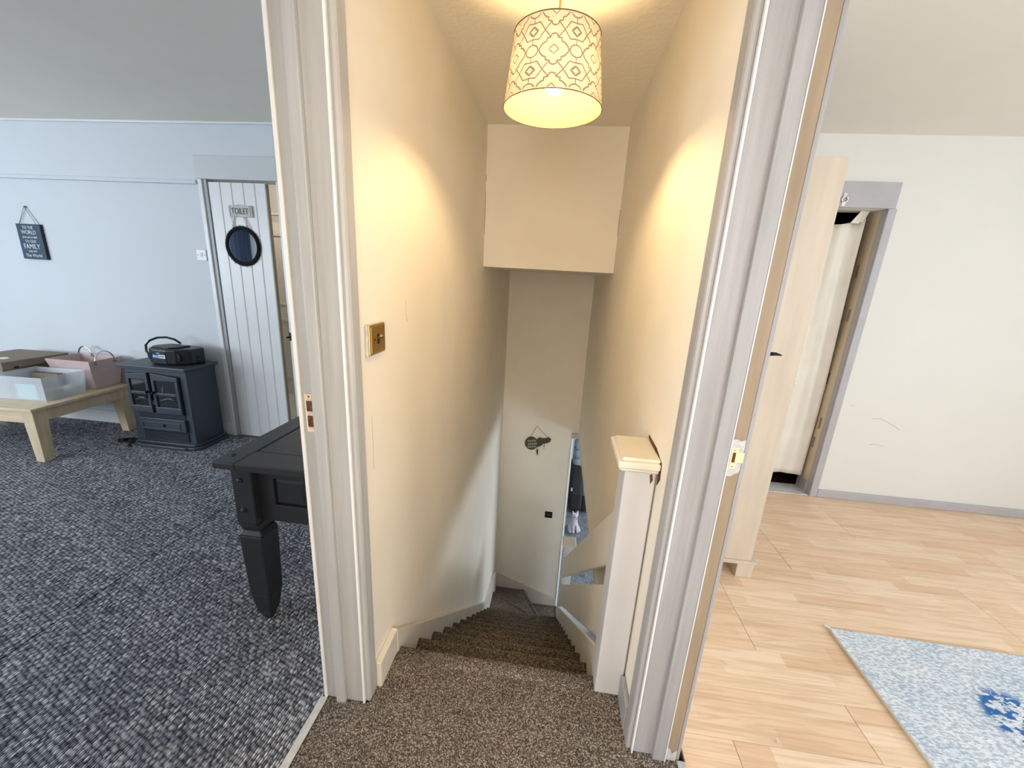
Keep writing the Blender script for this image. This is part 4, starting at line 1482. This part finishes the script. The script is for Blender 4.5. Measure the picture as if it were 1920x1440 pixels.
cb = thing('lidded_box', 'taupe cardboard box with overhanging lid at left of the coffee table', 'box', (-4.42, 2.70, TZ), 0.03)
obj('carton', box(B(), -0.225, 0.215, -0.215, 0.205, 0.0, 0.20), M_CARD, cb, 0.003)
lid = obj('lid', box(B(), -0.235, 0.238, -0.228, 0.215, 0.192, 0.250), M_CARD, cb, 0.005)
bm = B()
box(bm, 0.02, 0.12, -0.13, -0.09, 0.250, 0.2506)
lathe(bm, [(0.0, 0.2508), (0.035, 0.2506)], (0.06, -0.10, 0), 2, 16)
obj_each('printed_mark', bm, M_LETTER, lid)
obj('thumb_notch', box(B(), 0.2375, 0.2388, -0.16, -0.13, 0.192, 0.206), M_VOID, lid)

# ---- charcoal table by the post
dt = thing('charcoal_table', 'charcoal painted wooden table with studded leg standing beside the white door post', 'table', (-0.985, 1.80, 0.0))


def dtb(*r):
    return shift(box(B(), *r), dt)


DX0, DX1, DY0, DY1 = -1.232, -0.745, 1.208, 2.33
obj('top_board', dtb(DX0, DX0 + 0.092, DY0, DY1, 0.752, 0.782), M_DARK, dt, 0.006, 3)
obj('top_board', dtb(DX1 - 0.092, DX1, DY0, DY1, 0.752, 0.782), M_DARK, dt, 0.006, 3)
obj('top_board', dtb(DX0 + 0.0935, DX1 - 0.0935, DY0, DY0 + 0.112, 0.752, 0.782), M_DARK, dt, 0.004, 3)
obj('top_board', dtb(DX0 + 0.0935, DX1 - 0.0935, DY1 - 0.112, DY1, 0.752, 0.782), M_DARK, dt, 0.004, 3)
obj('top_panel', dtb(DX0 + 0.0955, DX1 - 0.0955, DY0 + 0.1155, DY1 - 0.1155, 0.752, 0.780), M_DARK, dt, 0.004, 3)
for lx, ly in ((0, 0), (1, 0), (0, 1), (1, 1)):
    x0 = -1.200 if not lx else -0.862
    y0 = 1.250 if not ly else 2.203
    w = 0.084
    bm = B()
    box(bm, x0, x0 + w, y0, y0 + w, 0.495, 0.752)
    frustum(bm, (x0 + 0.010, x0 + w + 0.004, y0 + 0.010, y0 + w + 0.006), (x0, x0 + w, y0, y0 + w), 0.462, 0.495)
    rings = [((x0 - 0.002, x0 + w + 0.014, y0 - 0.002, y0 + w + 0.014), 0.430), ((x0 + 0.010, x0 + w + 0.004, y0 + 0.010, y0 + w + 0.006), 0.462)]
    frustum(bm, rings[0][0], rings[1][0], 0.440, 0.462)
    frustum(bm, (x0 + 0.006, x0 + w + 0.008, y0 + 0.006, y0 + w + 0.008), rings[0][0], 0.15, 0.440)
    frustum(bm, (x0 + 0.018, x0 + w - 0.004, y0 + 0.018, y0 + w - 0.004), (x0 + 0.006, x0 + w + 0.008, y0 + 0.006, y0 + w + 0.008), 0.05, 0.15)
    frustum(bm, (x0 + 0.036, x0 + w - 0.022, y0 + 0.036, y0 + w - 0.022), (x0 + 0.018, x0 + w - 0.004, y0 + 0.018, y0 + w - 0.004), 0.0, 0.05)
    lg = obj('leg', shift(bm, dt), M_DARK, dt, 0.005)
    if ly == 0:
        for z in (0.690, 0.560):
            bm = B()
            lathe(bm, [(0.0105, 0.0), (0.0095, -0.005), (0.006, -0.009), (0.0, -0.0105)], (x0 + 0.036, y0, z), 1, 14)
            obj('stud', shift(bm, dt), M_DARK, lg)
bm = B()
lathe(bm, [(0.012, 0.0), (0.010, 0.004), (0.005, 0.007), (0.0, 0.008)], (DX0 + 0.034, DY0 + 0.066, 0.781), 2, 16)
obj('stud', shift(bm, dt), M_DARK, dt)
for yy in (1.285, 2.225):
    bm = B()
    x0, x1 = -1.116, -0.862
    box(bm, x0, x1, yy, yy + 0.022, 0.690, 0.752)
    box(bm, x0, x1, yy, yy + 0.022, 0.500, 0.575)
    box(bm, x0, x0 + 0.062, yy, yy + 0.022, 0.575, 0.690)
    box(bm, x1 - 0.062, x1, yy, yy + 0.022, 0.575, 0.690)
    ap = obj('apron', shift(bm, dt), M_DARK, dt, 0.002)
    bm = frustum(B(), (x0 + 0.062, x1 - 0.062, 0.575, 0.690), (x0 + 0.076, x1 - 0.076, 0.589, 0.676), -yy - 0.014, -yy - 0.004)
    for v in bm.verts:
        v.co = Vector((v.co.x, -v.co.z, v.co.y))
    bmesh.ops.recalc_face_normals(bm, faces=bm.faces[:])
    obj('fielded_panel', shift(bm, dt), M_DARK, ap)
obj('side_rail', dtb(-1.180, -1.158, 1.334, 2.203, 0.500, 0.752), M_DARK, dt, 0.002)
obj('side_rail', dtb(-0.820, -0.798, 1.334, 2.203, 0.500, 0.752), M_DARK, dt, 0.002)

# ================================================================== RIGHT ROOM THINGS
wd = thing('wardrobe', 'tall pale birch wardrobe standing on block feet beside the curtained opening', 'wardrobe', (0.84, 2.30, 0.0))


def wdb(*r):
    return shift(box(B(), *r), wd)


obj('side_panel', wdb(0.52, 1.128, 1.950, 1.972, 0.104, 2.042), M_BIRCH, wd, 0.0015)
obj('side_panel', wdb(0.52, 1.128, 2.728, 2.750, 0.104, 2.042), M_BIRCH, wd, 0.0015)
obj('back_panel', wdb(0.515, 0.523, 1.972, 2.728, 0.104, 2.042), M_BIRCH, wd)
obj('top_panel', wdb(0.52, 1.128, 1.972, 2.728, 2.020, 2.042), M_BIRCH, wd)
obj('base_board', wdb(0.52, 1.152, 1.940, 2.76, 0.084, 0.104), M_BIRCH, wd, 0.002)
for ya, yb, ky_ in ((1.974, 2.349, 2.325), (2.351, 2.726, 2.375)):
    d = obj('door', wdb(1.104, 1.126, ya, yb, 0.110, 2.016), M_BIRCH, wd, 0.002)
    bm = B()
    lathe(bm, [(0.006, 1.126), (0.006, 1.136), (0.013, 1.142), (0.011, 1.150), (0.0, 1.152)], (0, ky_ if ky_ > 2.35 else 1.985, 1.08), 0, 14)
    obj('knob', shift(bm, wd), M_STRING, d)
for x0, x1 in ((1.062, 1.146), (0.53, 0.61)):
    for y0 in (1.945, 2.655):
        obj('foot', wdb(x0, x1, y0, y0 + 0.10, 0, 0.084), M_BIRCH, wd, 0.002)
obj('plinth', wdb(0.62, 0.64, 2.02, 2.68, 0.0, 0.084), M_BIRCH, wd)

# calico curtain in the grey opening
bm = B()
NX, NZ = 40, 34
grid = []
for j in range(NZ + 1):
    v = j / NZ
    z = 0.105 + (1.965 - 0.105) * v
    xr = 2.000 - 0.018 * v + (0.012 * math.sin(v * 5))
    rowv = []
    for i in range(NX + 1):
        u = i / NX
        x = 1.27 + (xr - 1.27) * u
        zz = z
        if j == NZ:
            zz += 0.030 * max(0, (u - 0.80) / 0.2) - 0.010 * math.sin(u * math.pi * 3)
        if j == 0:
            zz += 0.012 * math.sin(u * 9)
        gather = 0.25 + 0.75 * v
        yv = 3.105 + gather * (0.016 * math.sin(u * 34 + 1.5 * v) + 0.009 * math.sin(u * 61 + 3 * (1 - v))) + 0.010 * (1 - v) * math.sin(u * 11)
        rowv.append(bm.verts.new((x, yv, zz)))
    grid.append(rowv)
for j in range(NZ):
    for i in range(NX):
        fc = bm.faces.new((grid[j][i], grid[j][i + 1], grid[j + 1][i + 1], grid[j + 1][i]))
        fc.smooth = True
cu = thing('curtain', 'cream calico curtain tied across the grey-framed cupboard opening', 'curtain', (1.64, 3.105, 0.0))
o = obj('cloth', shift(bm, cu), M_CALICO, cu)
md = o.modifiers.new('thick', 'SOLIDIFY')
md.thickness = 0.003
bm = B()
for a, b in (((1.905, 1.965), (1.965, 2.075)), ((1.935, 1.975), (1.988, 2.075))):
    prism(bm, [(a[0] - 0.022, a[1]), (a[0] + 0.030, a[1] - 0.002), (b[0] + 0.010, b[1]), (b[0] - 0.010, b[1])], 1, 3.088 if a[0] < 1.92 else 3.094, 3.091 if a[0] < 1.92 else 3.097)
obj_each('tie', shift(bm, cu), M_CALICO, cu)
bm = B()
prism(bm, [(1.985, 0.0), (1.965, 0.0), (1.965, 0.02), (1.985, 0.02)], 1, 3.10, 3.11)
bm.free()

# chrome hook on the grey lintel
hk = thing('robe_hook', 'small chrome bracket screwed to the grey lintel beside wardrobe', 'hook', (1.742, 2.972, 2.045))
bm = B()
box(bm, -0.010, 0.010, -0.003, 0, 0.0, 0.026)
box(bm, -0.010, 0.010, -0.003, 0, 0.052, 0.078)
obj_each('plate', bm, M_CHROME, hk, 0.002)
bm = tube(B(), [(0.017 * math.cos(a), -0.006, 0.040 + 0.017 * math.sin(a)) for a in [2 * math.pi * k / 20 for k in range(20)]], 0.0038, 8, True)
obj('ring', bm, M_CHROME, hk)
bm = tube(B(), [(-0.006, -0.004, 0.026), (-0.012, -0.016, 0.022), (-0.020, -0.014, 0.014)], 0.003, 6)
obj('prong', bm, M_CHROME, hk)

# rug
rg = thing('rug', 'worn pale blue and grey patterned rug on the laminate floor', 'rug', (1.36, 1.655, 0.0), -0.015)
obj('pile', box(B(), 0.0, 1.9, -2.4, 0.0, 0.0025, 0.0125), M_RUG, rg, 0.004)
obj('backing', box(B(), -0.004, 1.904, -2.404, 0.004, 0.0006, 0.0035), M_CALICO, rg)
bm = B()
tube(bm, [(0.0, -2.4, 0.009), (-0.001, 0.0, 0.009)], 0.0045, 6)
obj('binding', bm, M_CALICO, rg)
bm = tube(B(), [(0.004, -0.002, 0.010), (-0.010, 0.012, 0.012), (-0.014, 0.018, 0.014)], [0.004, 0.004, 0.002], 6)
obj('corner_tuft', bm, M_LETTER, rg)

# flakes of paint and splinters on the laminate
for i, (x, y_, a, w, l, lab) in enumerate(((0.805, 1.395, 0.9, 0.006, 0.022, 'pale wood splinter on laminate nearer the wardrobe foot'),
                                         (0.87, 1.115, 0.2, 0.008, 0.010, 'cream paint flake on laminate in the foreground'),
                                         (1.165, 1.075, 1.2, 0.006, 0.010, 'cream paint flake on laminate beside rug edge'),
                                         (1.17, 2.075, 0.4, 0.010, 0.010, 'cream paint flake beside the wardrobe base board'),
                                         (2.28, 2.955, 0.1, 0.008, 0.016, 'cream paint flake against the grey skirting'))):
    o = obj('paint_flake', prism(B(), [(-w / 2, -l / 2), (w / 2, -l * 0.3), (w * 0.4, l / 2), (-w * 0.3, l * 0.35)], 2, 0, 0.003), M_STRING)
    o.location, o.rotation_euler = (x, y_, 0.0008), (0, 0, a)
    tag(o, lab, 'paint flake', 'flakes and splinters lying on the laminate')

bm = B()
gr = []
for k in range(41):
    y_ = -1.93 + 0.66 * k / 40
    x_ = -6.41 + 0.022 * math.sin(k * 0.95)
    gr.append((bm.verts.new((x_, y_, 0.03)), bm.verts.new((x_, y_, 2.30))))
for a, b in zip(gr, gr[1:]):
    fc = bm.faces.new((a[0], b[0], b[1], a[1]))
    fc.smooth = True
nc = thing('curtain', 'navy curtain by the window reflected in the round mirror', 'curtain', (-6.41, -1.60, 0.0))
o = obj('cloth', shift(bm, nc), mat('navy_cloth', (0.018, 0.030, 0.060), 0.85), nc)
md = o.modifiers.new('thick', 'SOLIDIFY')
md.thickness = 0.004
bm = tube(B(), [(-6.44, -2.0, 2.31), (-6.44, 0.8, 2.31)], 0.012, 10)
obj('rail', shift(bm, nc), M_STEEL, nc)

# hairline cracks in plaster
far_r = [o for o in bpy.data.objects if o.name.startswith('wall_far') and o.data.materials[0] == M_RWALL][0]
M_CRACK = mat('crack_taupe', (0.42, 0.37, 0.32), 0.9)
for pts in ([(2.30, 0.652), (2.36, 0.655), (2.42, 0.630), (2.50, 0.585)], [(2.33, 0.452), (2.38, 0.462), (2.43, 0.445)], [(2.13, 0.74), (2.16, 0.735)]):
    struct('crack', tube(B(), [(x, 2.9897, z) for x, z in pts], 0.0011, 4), M_CRACK, far_r)
up = bpy.data.objects['wall_upper']
M_CRACKD = mat('crack_brown', (0.20, 0.12, 0.06), 0.9)
for x, z0, z1 in ((-0.5622, 1.78, 2.06), (0.3542, 1.80, 1.97), (-0.5622, 2.12, 2.16)):
    struct('crack', tube(B(), [(x, 2.9296, z0), (x, 2.9290, (z0 + z1) / 2), (x, 2.9296, z1)], [0.0012, 0.002, 0.001], 4), M_CRACKD, up)
wl = bpy.data.objects['wall_left']
for pts in ([(1.44, 1.395), (1.437, 1.36), (1.446, 1.325), (1.458, 1.318)], [(1.135, 1.05), (1.138, 0.93), (1.134, 0.86)]):
    struct('crack', tube(B(), [(-0.5628, y, z) for y, z in pts], 0.0009, 4), M_CRACK, wl)
